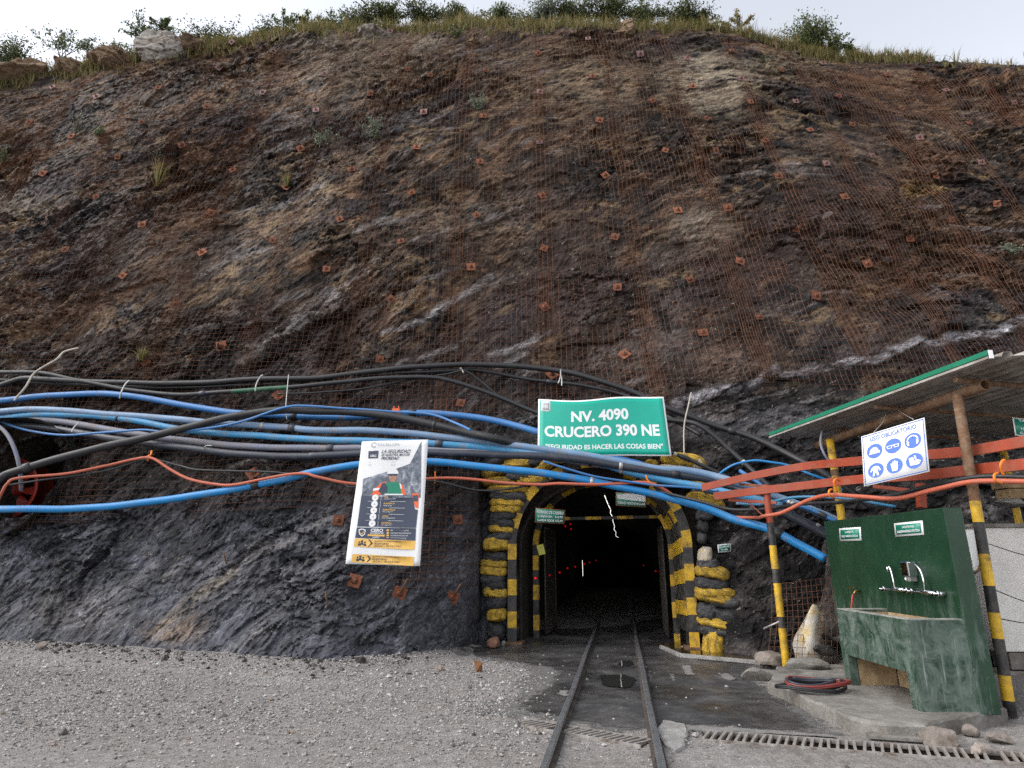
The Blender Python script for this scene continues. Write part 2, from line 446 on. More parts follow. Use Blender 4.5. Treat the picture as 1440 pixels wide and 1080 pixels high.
class MB:
    def __init__(s): s.v = []; s.f = []; s.m = []; s.sm = []
    def add(s, vs, fs, m=0, sm=False):
        b = len(s.v); s.v += [tuple(p) for p in vs]
        for f in fs: s.f.append(tuple(i + b for i in f)); s.m.append(m); s.sm.append(sm)
        return s
    def box(s, c, size, R=None, m=0, taper=None):
        hx, hy, hz = (q / 2 for q in size)
        vs = [Vector((x * hx, y * hy, z * hz)) for z in (-1, 1) for y in (-1, 1) for x in (-1, 1)]
        if R is not None: vs = [R @ p for p in vs]
        c = Vector(c)
        return s.add([p + c for p in vs], [(0, 2, 3, 1), (4, 5, 7, 6), (0, 1, 5, 4), (2, 6, 7, 3), (0, 4, 6, 2), (1, 3, 7, 5)], m)
    def bar(s, a, b, w, h, m=0, up=Vector((0, 0, 1))):
        a, b = Vector(a), Vector(b); d = b - a; L = d.length
        y = d.normalized(); x = y.cross(up).normalized(); z = x.cross(y)
        R = Matrix((x, y, z)).transposed()
        return s.box((a + b) / 2, (w, L, h), R, m)
    def tube(s, pts, r, n=8, m=0, caps=True, mseg=None):
        pts = [Vector(p) for p in pts]; N = len(pts)
        rr = r if isinstance(r, (list, tuple)) else [r] * N
        t0 = (pts[1] - pts[0]).normalized()
        nx = t0.orthogonal().normalized(); b = len(s.v)
        for i, p in enumerate(pts):
            t = (pts[min(i + 1, N - 1)] - pts[max(i - 1, 0)]).normalized()
            nx = (nx - t * nx.dot(t)).normalized(); ny = t.cross(nx)
            for k in range(n):
                a = 2 * math.pi * k / n
                s.v.append(tuple(p + (nx * math.cos(a) + ny * math.sin(a)) * rr[i]))
        for i in range(N - 1):
            for k in range(n):
                k2 = (k + 1) % n
                s.f.append((b + i * n + k, b + i * n + k2, b + (i + 1) * n + k2, b + (i + 1) * n + k))
                s.m.append(mseg[i] if mseg else m); s.sm.append(True)
        if caps:
            s.f.append(tuple(b + k for k in reversed(range(n)))); s.m.append(m if not mseg else mseg[0]); s.sm.append(False)
            s.f.append(tuple(b + (N - 1) * n + k for k in range(n))); s.m.append(m if not mseg else mseg[-1]); s.sm.append(False)
        return s
    def prism(s, poly, z0, z1, m=0):
        n = len(poly)
        vs = [(p[0], p[1], z0) for p in poly] + [(p[0], p[1], z1) for p in poly]
        fs = [tuple(reversed(range(n))), tuple(range(n, 2 * n))] + [(i, (i + 1) % n, n + (i + 1) % n, n + i) for i in range(n)]
        return s.add(vs, fs, m)
    def mesh(s, name, mats, off=(0, 0, 0)):
        me = bpy.data.meshes.new(name); o = Vector(off)
        me.from_pydata([tuple(Vector(p) - o) for p in s.v], [], s.f)
        for mm in (mats if isinstance(mats, (list, tuple)) else [mats]): me.materials.append(mm)
        me.polygons.foreach_set("material_index", s.m); me.polygons.foreach_set("use_smooth", s.sm)
        me.update(); return me
    def build(s, name, mats, parent=None, bevel=0.0):
        """world coordinates in, object at its parent's origin out"""
        off = parent_world(parent)
        me = s.mesh(name, mats, off)
        if bevel:
            bm = bmesh.new(); bm.from_mesh(me)
            bmesh.ops.remove_doubles(bm, verts=bm.verts, dist=1e-5)
            ed = [e for e in bm.edges if len(e.link_faces) == 2 and e.calc_face_angle(0) > 0.6]
            bmesh.ops.bevel(bm, geom=ed, offset=bevel, segments=2, profile=0.6, affect='EDGES', clamp_overlap=True)
            bm.to_mesh(me); bm.free()
        return link(name, me, parent)

def parent_world(p):
    v = Vector((0, 0, 0))
    while p is not None:
        v += p.location; p = p.parent
    return v

def thing_mesh(name, mb, mats, label, cat, group=None, kind=None, loc=None, bevel=0.0):
    """a thing that is one mesh: origin at its base"""
    if loc is None:
        a = np.array(mb.v); loc = Vector(((a[:, 0].min() + a[:, 0].max()) / 2, (a[:, 1].min() + a[:, 1].max()) / 2, a[:, 2].min()))
    me = mb.mesh(name, mats, loc)
    if bevel:
        bm = bmesh.new(); bm.from_mesh(me)
        ed = [e for e in bm.edges if len(e.link_faces) == 2 and e.calc_face_angle(0) > 0.6]
        bmesh.ops.bevel(bm, geom=ed, offset=bevel, segments=2, profile=0.6, affect='EDGES', clamp_overlap=True)
        bm.to_mesh(me); bm.free()
    o = link(name, me, None, loc)
    return tag(o, label, cat, group, kind)

def spline(pts, n=10):
    """Catmull-Rom through tuples of any length"""
    P = [np.array(p, float) for p in pts]
    P = [2 * P[0] - P[1]] + P + [2 * P[-1] - P[-2]]
    out = []
    for i in range(1, len(P) - 2):
        a, b, c, d = P[i - 1], P[i], P[i + 1], P[i + 2]
        for k in range(n):
            t = k / n
            out.append(0.5 * ((2 * b) + (c - a) * t + (2 * a - 5 * b + 4 * c - d) * t * t + (3 * b - a - 3 * c + d) * t ** 3))
    out.append(P[-2])
    return out

# ---------------------------------------------------------------- the cliff
PX0, PX1 = Vector((-0.08, 11.98, 0)), Vector((3.20, 11.25, 0))     # feet of the portal frame
PU = (PX1 - PX0).normalized()                                       # across the portal
PN = Vector((-PU.y, PU.x, 0)).normalized()                          # into the mountain
if PN.y < 0: PN = -PN
PC = (PX0 + PX1) / 2
PHW = (PX1 - PX0).length / 2
def portal(u, d, z): return PC + PU * u + PN * d + Vector((0, 0, z))

BX = [-24, -14, -9.0, -6.6, -4.4, -2.63, -1.6, -1.05, -0.78, -0.58, 3.30, 3.5, 3.8, 5.0, 8.0, 13, 24]
BY = [14.0, 12.9, 11.55, 10.6, 9.75, 9.2, 9.75, 10.6, 11.25, 12.3, 11.75, 10.75, 10.35, 10.3, 10.6, 11.2, 13.0]
MX = [-24, -14, -9, -5, -2.5, -0.5, 3.5, 5, 8, 13, 24]
MY = [14.5, 13.3, 12.1, 11.6, 11.55, 11.85, 11.55, 11.4, 11.6, 12.2, 14.0]
ZM = 3.5
CX_ = [-26, -17.5, -13.2, -8.2, -0.5, 7.1, 11.2, 18.4, 26]
CYV = [17.6, 17.4, 17.5, 17.7, 17.65, 17.7, 18.0, 18.0, 18.4]
CZV = [16.4, 17.3, 18.5, 19.6, 19.9, 19.75, 18.8, 18.45, 17.8]
def crest_z(x): return np.interp(x, CX_, CZV)
def base_y(x, z):
    x = np.asarray(x, float); z = np.asarray(z, float)
    b = np.interp(x, BX, BY); m = np.interp(x, MX, MY); cy = np.interp(x, CX_, CYV); cz = crest_z(x)
    t = np.clip(z / ZM, 0, 1)
    lo = b + (m - b) * (1 - (1 - t) ** 1.5)
    niche = (x > -0.62) & (x < 3.4)
    lo = np.where(niche, np.maximum(lo, m + (b - m) * (1 - smooth(0.9, 1.0, t))), lo)
    t2 = np.clip((z - ZM) / (cz - ZM), 0, 1.2)
    hi = m + (cy - m) * (0.92 * t2 + 0.08 * t2 ** 3)
    return np.where(z < ZM, lo, hi)

A_ = math.radians(28)
def rock_disp(x, z, fine=True):
    """relief of the foliated rock, positive towards the viewer"""
    a = A_ - np.clip((x - 3) * 0.02, -0.05, 0.22)
    p = x * np.cos(a) + z * np.sin(a); q = -x * np.sin(a) + z * np.cos(a)
    w = fbm(x * 0.35, z * 0.35, 3, 5) * 0.8
    p = p + w; q = q + w * 0.6
    d = 0.40 * fbm(x * 0.16, z * 0.16, 3, 1) + 0.17 * fbm(p * 0.35, q * 0.7, 4, 3)
    if not fine: return d
    v1, e1 = cells(p * 0.55, q * 1.25, 21)
    v2, e2 = cells(p * 1.7 + 3.3, q * 3.0, 41)
    v3, e3 = cells(p * 4.2, q * 7.0, 61)
    v4, e4 = cells(p * 10.0, q * 16.0, 81)
    rough = 0.50 + 1.05 * smooth(-0.3, 0.45, fbm(x * 0.32, z * 0.32, 4, 77))
    d = d + rough * (0.055 * v1 + 0.046 * v2 + 0.036 * v3 + 0.023 * v4)
    d = d - rough * (0.030 * (1 - smooth(0, 0.10, e1)) + 0.022 * (1 - smooth(0, 0.12, e2)))
    d = d + 0.018 * fbm(p * 6, q * 14, 3, 9)
    return d

def to_px(X, Y, Z):
    z = Z - CAM_H; d = np.maximum(Y * CP + z * SP, 0.1); v = -Y * SP + z * CP
    return 720 + FPX * X / d, 540 - FPX * v / d

def rock_albedo(X, Y, Z, pq=None):
    """composition of the rock: dark schist below, oxidised brown above, pale and quartz rich beds, rust stains under the netting laps"""
    a = A_ - np.clip((X - 3) * 0.02, -0.05, 0.22)
    w = fbm(X * 0.35, Z * 0.35, 3, 5) * 0.8
    p = X * np.cos(a) + Z * np.sin(a) + w; q = -X * np.sin(a) + Z * np.cos(a) + 0.6 * w
    n1 = fbm(p * 1.2, q * 3.0, 5, 600, 0.66)
    n2 = fbm(p * 3.4, q * 7.0, 4, 620, 0.68)
    n3 = fbm(X * 1.4, Z * 1.4, 4, 640, 0.6)
    big_ = fbm(X * 0.2, Z * 0.2, 3, 660)
    def lerp(c, d, f): return c * (1 - f[..., None]) + np.array(d) * f[..., None]
    c = lerp(np.broadcast_to(np.array((0.0135, 0.0125, 0.0130)), X.shape + (3,)), (0.047, 0.041, 0.038), smooth(-0.35, 0.45, n1 + 0.4 * n2))
    ox = smooth(0.15, 1.0, (Z - 4.5) / 9.5 + 0.9 * big_ + 0.25 * n1)
    ox = ox * (0.55 + 0.45 * smooth(-0.4, 0.2, n3))
    br = lerp(np.broadcast_to(np.array((0.024, 0.0130, 0.0075)), X.shape + (3,)), (0.100, 0.067, 0.042), smooth(-0.4, 0.45, n2 + 0.4 * n1))
    c = c * (1 - ox[..., None]) + br * ox[..., None]
    pat = fbm(p * 0.34 + 11, q * 0.55, 5, 710, 0.62)
    c = lerp(c, (0.022, 0.017, 0.019), 0.80 * smooth(0.10, 0.34, pat) * smooth(2.5, 5, Z))
    pat2 = fbm(p * 0.45 - 5, q * 0.7, 5, 730, 0.62)
    c = lerp(c, (0.112, 0.056, 0.026), 0.50 * smooth(0.10, 0.36, pat2 + 0.3 * n2) * smooth(4, 8, Z))
    low = smooth(3.2, 1.8, Z + 0.5 * n3) * smooth(0.2, -0.6, X)
    c = lerp(c, (0.072, 0.075, 0.087), 0.8 * low)
    # light and dark beds and blocks
    c = c * (0.50 + 1.25 * smooth(-0.4, 0.45, n3 + 0.7 * n2))[..., None]
    c = lerp(c, (0.21, 0.145, 0.080), 0.9 * smooth(0.14, 0.34, fbm(p * 0.55 + 7, q * 1.5, 4, 680)) * smooth(-0.1, 0.35, n2) * smooth(3.0, 8.0, Z))
    px, py = to_px(X, Y, Z)
    def blob(x, y, rx, ry, k=0.8):
        return k * smooth(1.2, 0.3, np.hypot((px - x) / rx, (py - y) / ry) + 0.35 * n3) * smooth(-0.45, 0.15, n2)
    for x, y, rx, ry, k, col in ((1000, 115, 85, 50, 1.0, (0.33, 0.27, 0.185)), (520, 75, 120, 55, 0.8, (0.27, 0.215, 0.15)), (985, 322, 55, 34, 0.9, (0.28, 0.235, 0.18)), (30, 285, 60, 22, 0.6, (0.27, 0.22, 0.16)), (800, 110, 140, 55, 0.6, (0.25, 0.18, 0.11)), (1110, 90, 60, 30, 0.6, (0.28, 0.22, 0.14)), (245, 885, 55, 30, 0.85, (0.24, 0.15, 0.07)), (110, 860, 80, 35, 0.5, (0.20, 0.17, 0.13)), (1290, 265, 40, 20, 0.6, (0.30, 0.19, 0.06)), (470, 120, 60, 40, 0.4, (0.25, 0.20, 0.15)), (700, 300, 160, 50, 0.25, (0.22, 0.18, 0.14)), (330, 820, 90, 40, 0.45, (0.19, 0.18, 0.185)), (540, 680, 120, 60, 0.25, (0.17, 0.15, 0.13))):
        c = lerp(c, col, blob(x, y, rx, ry, k))
    # quartz bands and pale beds: line segments on the face
    wob = 18 * fbm(X * 0.9, Z * 0.9, 3, 690)
    for (x0, y0, x1, y1, w_, k, col) in ((950, 568, 1090, 520, 8, 0.65, (0.42, 0.41, 0.42)), (1190, 510, 1345, 472, 7, 0.85, (0.55, 0.54, 0.55)), (1350, 468, 1440, 450, 6, 0.8, (0.5, 0.49, 0.5)), (1080, 535, 1220, 500, 5, 0.5, (0.38, 0.36, 0.36)), (330, 508, 470, 420, 12, 0.75, (0.25, 0.23, 0.21)), (470, 425, 530, 375, 10, 0.65, (0.27, 0.25, 0.24)), (540, 470, 690, 395, 6, 0.7, (0.36, 0.34, 0.33)), (90, 880, 215, 790, 10, 0.7, (0.23, 0.22, 0.22)), (220, 880, 330, 800, 8, 0.6, (0.25, 0.20, 0.13)), (380, 840, 470, 790, 8, 0.55, (0.22, 0.215, 0.23)), (960, 600, 1100, 600, 22, 0.3, (0.24, 0.23, 0.23)), (1120, 600, 1330, 560, 16, 0.4, (0.22, 0.21, 0.21)), (690, 505, 770, 470, 6, 0.6, (0.36, 0.35, 0.35)), (840, 500, 960, 480, 20, 0.3, (0.22, 0.20, 0.19)), (560, 520, 640, 495, 6, 0.5, (0.3, 0.29, 0.29))):
        dx, dy = x1 - x0, y1 - y0; t = np.clip(((px - x0) * dx + (py - y0) * dy) / (dx * dx + dy * dy), 0, 1)
        d = np.hypot(px - x0 - t * dx, py - y0 - t * dy + wob) / w_
        c = lerp(c, col, k * smooth(1.25, 0.35, d + 0.5 * n2 + 0.3 * n3) * smooth(-0.5, 0.1, n2))
    qv = fbm(p * 0.7 + 3, q * 4.2, 4, 670, 0.6)
    c = lerp(c, (0.25, 0.235, 0.225), 0.55 * smooth(0.33, 0.46, qv) * smooth(-0.15, 0.25, big_ + 0.5 * n3))
    dust = smooth(1.9, 0.1, Z + 0.9 * n3) * smooth(-0.5, 0.3, n2 + 0.4 * n1) * (X < 0)
    c = lerp(c, (0.105, 0.108, 0.120), 0.6 * dust)
    # rust washed down from the wire laps
    lap = np.abs(((X + 19.0 + 0.12 * n3) / 2.18) % 1.0 - 0.085) * 2.18
    c = lerp(c, (0.100, 0.046, 0.022), 0.36 * smooth(0.34, 0.05, lap) * smooth(3.6, 5.0, Z) * smooth(-0.45, 0.2, n3))
    c = lerp(c, (0.085, 0.042, 0.021), 0.30 * smooth(-0.05, 0.45, fbm(X * 0.5, Z * 0.22, 4, 695)) * smooth(3.2, 6, Z))
    return c * np.array((0.84, 0.83, 0.86))

def build_cliff():
    NC, NR = 960, 500
    u = np.linspace(-1, 1, NC)
    v = np.linspace(0, 1, NR) ** 1.25
    U, V = np.meshgrid(u, v)
    X = U * (13.5 + 10.5 * V)
    CZ = crest_z(X)
    Z = -0.35 + V * (CZ + 0.35)
    D = rock_disp(X, Z)
    fade = smooth(0.0, 0.03, 1 - V)
    near = np.exp(-((X - 1.6) / 2.15) ** 4) * (Z < 3.9)
    damp = 1 - 0.75 * near
    Y = base_y(X, Z) - D * damp * (0.35 + 0.65 * fade)
    Zz = Z + (0.06 * fbm(X * 2.2, Z * 2.2, 3, 91)) * fade
    # the ground above: rounds over and runs back
    NP = 34
    k = np.arange(1, NP + 1)
    back = 0.10 * k + 0.0016 * k ** 3
    top_x = X[-1][None, :].repeat(NP, 0)
    edge = Y[-1][None, :]
    by = edge + back[:, None]
    bz = Zz[-1][None, :] + 0.10 * (1 - np.exp(-back / 0.3))[:, None] + 0.03 * back[:, None] + 0.10 * fbm(top_x * 0.8, by * 0.8, 3, 33)
    X = np.vstack([X, top_x]); Y = np.vstack([Y, by]); Zz = np.vstack([Zz, bz])
    alb = rock_albedo(X, Y, Zz, None)
    R = X.shape[0]
    verts = np.stack([X, Y, Zz], -1).reshape(-1, 3)
    idx = np.arange(R * NC).reshape(R, NC)
    f = np.stack([idx[:-1, :-1], idx[:-1, 1:], idx[1:, 1:], idx[1:, :-1]], -1).reshape(-1, 4)
    # opening of the adit
    fc = verts[f].mean(1)
    rel = fc - np.array(PC)
    pu = rel[:, 0] * PU.x + rel[:, 1] * PU.y
    hw = 1.50
    arch = np.where(fc[:, 2] < 1.75, np.abs(pu) < hw, (pu / hw) ** 2 + ((fc[:, 2] - 1.75) / 1.28) ** 2 < 1)
    arch &= fc[:, 2] < 3.4
    # recess with the red fan at the left edge
    fx = (fc[:, 0] + 9.75) ** 2 + ((fc[:, 2] - 3.1) * 1.0) ** 2 < 0.85 ** 2
    f = f[~(arch | fx)]
    return verts, f, alb.reshape(-1, 3)

cv, cf, calb = build_cliff()
cliff = link("cliff", np_mesh("cliff", cv, cf, ROCK, None, False))
at_ = cliff.data.attributes.new("albedo", 'FLOAT_COLOR', 'POINT')
at_.data.foreach_set("color", np.column_stack([calb, 0.60 + 0.40 * smooth(-0.35, 0.25, fbm(cv[:, 0] * 0.55, cv[:, 2] * 0.55, 4, 555))]).astype(np.float32).ravel())
tag(cliff, "dark foliated rock face rising above the mine portal", None, None, "structure")
BVH = BVHTree.FromPolygons([tuple(p) for p in cv.tolist()], cf.tolist())

def hit(px, py):
    r = ray(px, py).normalized()
    loc, nor, i, dist = BVH.ray_cast(EYE, r)
    return loc, nor

def hit_y(px, py):
    """depth of the rock behind a picture point; the portal mouth is bridged"""
    r = ray(px, py)
    loc, nor, i, dist = BVH.ray_cast(EYE, r.normalized())
    y = loc.y if loc is not None else 11.6
    p = EYE + r * (min(y, 11.4) / r.y)
    if -0.8 < p.x < 3.7 and p.z < 3.8: y = min(y, 11.15)
    return min(y, 30.0)

# ---------------------------------------------------------------- ground with open drain channels
def channel_rect(a, b, w):
    a = Vector((a[0], a[1], 0)); b = Vector((b[0], b[1], 0)); d = (b - a).normalized(); n = Vector((-d.y, d.x, 0))
    if n.y < 0: n = -n
    return a, b, d, n, [a, b, b + n * w, a + n * w]
CH_L = channel_rect((0.02, 6.35), (1.06, 5.66), 0.22)
CH_R = channel_rect((1.62, 5.84), (4.75, 4.95), 0.30)

def in_poly(pts, poly):
    pts = np.asarray(pts); x, y = pts[:, 0], pts[:, 1]; c = np.zeros(len(pts), bool)
    n = len(poly); j = n - 1
    for i in range(n):
        xi, yi = poly[i][0], poly[i][1]; xj, yj = poly[j][0], poly[j][1]
        cond = ((yi > y) != (yj > y)) & (x < (xj - xi) * (y - yi) / (yj - yi + 1e-12) + xi)
        c ^= cond; j = i
    return c

def cdt_sheet(outer, holes, inner, zfun):
    pts = [Vector((p[0], p[1])) for p in outer]; edges = [(i, (i + 1) % len(outer)) for i in range(len(outer))]
    for h in holes:
        b = len(pts); pts += [Vector((p[0], p[1])) for p in h]
        edges += [(b + i, b + (i + 1) % len(h)) for i in range(len(h))]
    pts += [Vector((p[0], p[1])) for p in inner]
    vs, es, fs, *_ = delaunay_2d_cdt(pts, edges, [], 0, 1e-5)
    V = np.array([(p.x, p.y) for p in vs])
    F = np.array([f for f in fs if len(f) == 3])
    c = V[F].mean(1)
    keep = in_poly(c, outer)
    for h in holes: keep &= ~in_poly(c, h)
    F = F[keep]
    return np.column_stack([V, zfun(V)]), F

def wobble(poly, step=0.12, amp=0.06, seed=0):
    out = []
    n = len(poly)
    for i in range(n):
        a = Vector((poly[i][0], poly[i][1])); b = Vector((poly[(i + 1) % n][0], poly[(i + 1) % n][1]))
        k = max(1, int((b - a).length / step)); nr = Vector((-(b - a).y, (b - a).x)).normalized()
        for j in range(k):
            p = a + (b - a) * (j / k)
            o = float(fbm(np.array([p.x * 2.1]), np.array([p.y * 2.1]), 4, seed)[0]) * amp * 2.2
            out.append((p.x + nr.x * o, p.y + nr.y * o))
    return out

def gz(V):
    near = np.exp(-(np.hypot(V[:, 0] - 0.5, V[:, 1] - 8) / 9) ** 4)
    z = 0.016 * fbm(V[:, 0] * 0.9, V[:, 1] * 0.9, 3, 200) * near
    # rubble and soil banked up on the right and along the rock foot
    z = z + 0.16 * smooth(4.55, 5.4, V[:, 0]) * smooth(5.3, 6.6, V[:, 1]) * (1 - smooth(11, 14, V[:, 1]))
    d = np.interp(V[:, 0], BX, BY) - V[:, 1]
    left = 1 - smooth(-1.2, -0.3, V[:, 0])
    z = z + 0.14 * smooth(1.0, -0.2, d) * left * (1 - smooth(13, 16, V[:, 1]))
    return z
gx, gy = np.meshgrid(np.arange(-14, 9, 0.22), np.arange(1.5, 14.5, 0.22))
gin = np.column_stack([gx.ravel(), gy.ravel()]) + RNG.uniform(-0.08, 0.08, (gx.size, 2))
big = [(-300, -300), (300, -300), (300, 300), (-300, 300)]
gv, gf = cdt_sheet(big, [CH_L[4], CH_R[4]], gin, gz)
tag(link("ground", np_mesh("ground", gv, gf, G_DIRT, None, True)), "grey dusty yard ground of concrete and fines", None, None, "structure")

def sheet(name, poly, z, m, label, seed=0, amp=0.05, step=0.1, dens=0.25, kind="structure", holes=(), zoff=True):
    P = wobble(poly, step, amp, seed) if amp else [(p[0], p[1]) for p in poly]
    a = np.array(P); x0, y0 = a.min(0); x1, y1 = a.max(0)
    xx, yy = np.meshgrid(np.arange(x0, x1, dens), np.arange(y0, y1, dens))
    inn = np.column_stack([xx.ravel(), yy.ravel()]) + 0.013
    inn = inn[in_poly(inn, P)] if len(inn) else inn
    v, f = cdt_sheet(P, list(holes), inn, (lambda V: gz(V) + z) if zoff else (lambda V: np.full(len(V), z)))
    o = link(name, np_mesh(name, v, f, m, None, True))
    B_ = np.array(P); d = np.full(len(v), 9.0)
    for i in range(0, len(B_), 64): d = np.minimum(d, np.sqrt(((v[:, None, :2] - B_[None, i:i + 64]) ** 2).sum(-1)).min(1))
    ea = o.data.attributes.new("edge", 'FLOAT', 'POINT')
    if len(o.data.vertices) == len(v): ea.data.foreach_set("value", d.astype(np.float32))
    return tag(o, label, None, None, kind)

bed_px = [(640, 922), (700, 928), (772, 940), (758, 965), (716, 996), (742, 1008), (905, 1036), (938, 1022), (1000, 1026), (1130, 1034), (1168, 1030), (1120, 990), (1075, 962), (1058, 946)]
bed = [on_z(*p) for p in bed_px]
bed = [(p.x, p.y) for p in bed] + [(4.0, 10.6), (4.6, 14.0), (6.6, 24.0), (12.2, 58), (7.6, 58), (1.6, 24.0), (-0.2, 13.2), (-0.9, 11.6)]
cen = np.array(bed).mean(0)
mar = [((p[0] - 1.6) * 1.16 + 1.6 - (0.25 if p[0] < 1 else 0), p[1] - (0.12 if p[1] < 9 else 0)) for p in bed]
sheet("damp_margin", mar, 0.003, G_DAMP, "grey damp margin where the track bed fades into the gravel", 6, 0.10, 0.15, 0.2)
sheet("track_bed", bed, 0.006, G_BED, "dark damp ground around the rails running into the mine", 5, 0.05, 0.12, 0.3, holes=())

def px_patch(name, pxs, z, m, label, seed, amp=0.03, kind="structure"):
    return sheet(name, [on_z(*p) for p in pxs], z, m, label, seed, amp, 0.05, 0.04, kind)
px_patch("concrete_patch", [(782, 970), (806, 972), (803, 984), (782, 978)], 0.013, G_DUSTY, "small pale worn patch of concrete left of the rails", 31)
px_patch("concrete_patch", [(910, 945), (917, 944), (919, 962), (911, 961)], 0.013, G_DUSTY, "narrow pale worn patch beside the right rail", 33, 0.012)
px_patch("concrete_patch", [(954, 937), (974, 937), (979, 951), (962, 952)], 0.013, G_DUSTY, "pale rectangular patch right of the rails near the standing water", 34, 0.012)
px_patch("concrete_patch", [(940, 949), (946, 948), (953, 960), (946, 961)], 0.013, G_DUSTY, "tiny pale crescent patch of concrete right of the rails", 36, 0.012)
px_patch("concrete_patch", [(1004, 948), (1028, 946), (1040, 955), (1030, 962), (1012, 955)], 0.013, G_DUSTY, "pale wet concrete patch at the edge of the standing water", 35)
px_patch("concrete_apron", [(922, 1030), (935, 1017), (975, 1022), (1060, 1028), (1180, 1036), (1180, 1041), (970, 1030), (963, 1056), (935, 1048)], 0.016, G_DUSTY, "broken pale concrete edging along the drain", 39, 0.02)
def puddle(cx, cy, rx, ry, label, seed):
    pts = []
    for i in range(36):
        a = 2 * math.pi * i / 36; k = 1 + 0.10 * math.sin(2 * a + seed) + 0.06 * math.sin(5 * a + 2 * seed)
        pts.append((cx + rx * k * math.copysign(abs(math.cos(a)) ** 0.6, math.cos(a)), cy + ry * k * math.copysign(abs(math.sin(a)) ** 0.6, math.sin(a))))
    sheet("puddle", [on_z(*p) for p in pts], 0.0135, PUDDLE, label, 0, 0.0, 0.05, 0.12, "stuff", zoff=False)
puddle(868, 959, 24, 10.5, "dark puddle between the rails reflecting the tunnel lights", 1)
puddle(880, 934, 12, 5, "small shallow puddle between the rails nearer the portal", 3)
sheet("standing_water", [(2.55, 11.9), (2.60, 10.5), (2.95, 10.05), (3.65, 9.6), (3.95, 9.55), (3.9, 10.5), (3.4, 11.2), (3.3, 12.5)], 0.016, RUSTWATER, "brown standing water at the foot of the right portal post", 47, 0.03, 0.08, 0.3, "stuff")
kb = MB()
for a, b in (((2.56, 11.4), (2.64, 10.42)), ((2.64, 10.42), (3.62, 9.72))):
    kb.bar((a[0], a[1], 0.03), (b[0], b[1], 0.03), 0.05, 0.07)
thing_mesh("drain_curb", kb, G_PALE, "thin pale concrete curb edging the brown standing water", "curb", bevel=0.008)

# ---------------------------------------------------------------- drains
def drain(ch, label, bars, w, tilt, frame=True, broken=()):
    a, b, d, n, q = ch
    root = empty("drain_grate", a, label, "drain")
    L = (b - a).length
    ib = MB(); z0 = -0.24
    P = [p.copy() for p in q]
    ib.add([p + Vector((0, 0, 0.012)) for p in P] + [p + Vector((0, 0, z0)) for p in P], [(4, 5, 6, 7), (0, 1, 5, 4), (1, 2, 6, 5), (2, 3, 7, 6), (3, 0, 4, 7)])
    ib.build("channel", DRAIN_IN, root)
    fr = MB()
    for e in (0.0, w):
        fr.bar(a + n * e + Vector((0, 0, 0.006)), b + n * e + Vector((0, 0, 0.006)), 0.022, 0.035)
    fr.build("frame", GRATE_M, root)
    me = None
    for i in range(bars):
        if i in broken: continue
        t = (i + 0.5) / bars * L
        if me is None:
            m = MB(); m.bar(n * 0.012 - d * tilt, n * (w - 0.012) + d * tilt, 0.022, 0.03); me = m.mesh("bar", GRATE_M)
        o = link("bar", me, root, d * t + Vector((0, 0, 0.012 + random.uniform(-0.003, 0.003))))
        o.rotation_euler.z = random.uniform(-0.05, 0.05)
    return root
drain(CH_L, "iron drain grate with slanted bars crossing between the rails", 20, 0.22, 0.035, broken=(6, 7))
drain(CH_R, "long iron drain grate running right below the green sink", 50, 0.30, 0.03, broken=(33,))
pit = MB()
pc = on_z(975, 1046)
cr = MB(); scp = on_z(1280, 1046); cr.box((scp.x, scp.y + 0.04, 0.034), (0.60, 0.12, 0.030), Matrix.Rotation(-0.28, 3, 'Z'))
thing_mesh("concrete_strip", cr, CONC, "flat grey concrete strip lying on the long drain grate", "slab", bevel=0.006)

bc = [on_z(*p) for p in ((922, 1033), (933, 1017), (962, 1021), (968, 1034), (964, 1052), (950, 1060), (934, 1050))]
bm_ = MB(); bw = wobble([(p.x, p.y) for p in bc], 0.05, 0.012, 77); nb_ = len(bw)
cxm = sum(p[0] for p in bw) / nb_; cym = sum(p[1] for p in bw) / nb_
bm_.add([(p[0], p[1], -0.02) for p in bw] + [(p[0], p[1], 0.022 + random.uniform(-.008, .008)) for p in bw] + [(cxm + (p[0] - cxm) * 0.9, cym + (p[1] - cym) * 0.9, 0.034 + random.uniform(-.008, .008)) for p in bw],
        [(i, (i + 1) % nb_, nb_ + (i + 1) % nb_, nb_ + i) for i in range(nb_)] + [(nb_ + i, nb_ + (i + 1) % nb_, 2 * nb_ + (i + 1) % nb_, 2 * nb_ + i) for i in range(nb_)] + [tuple(range(2 * nb_, 3 * nb_))])
thing_mesh("broken_concrete", bm_, G_PALE, "broken lump of pale concrete between the right rail and the long drain", "concrete")
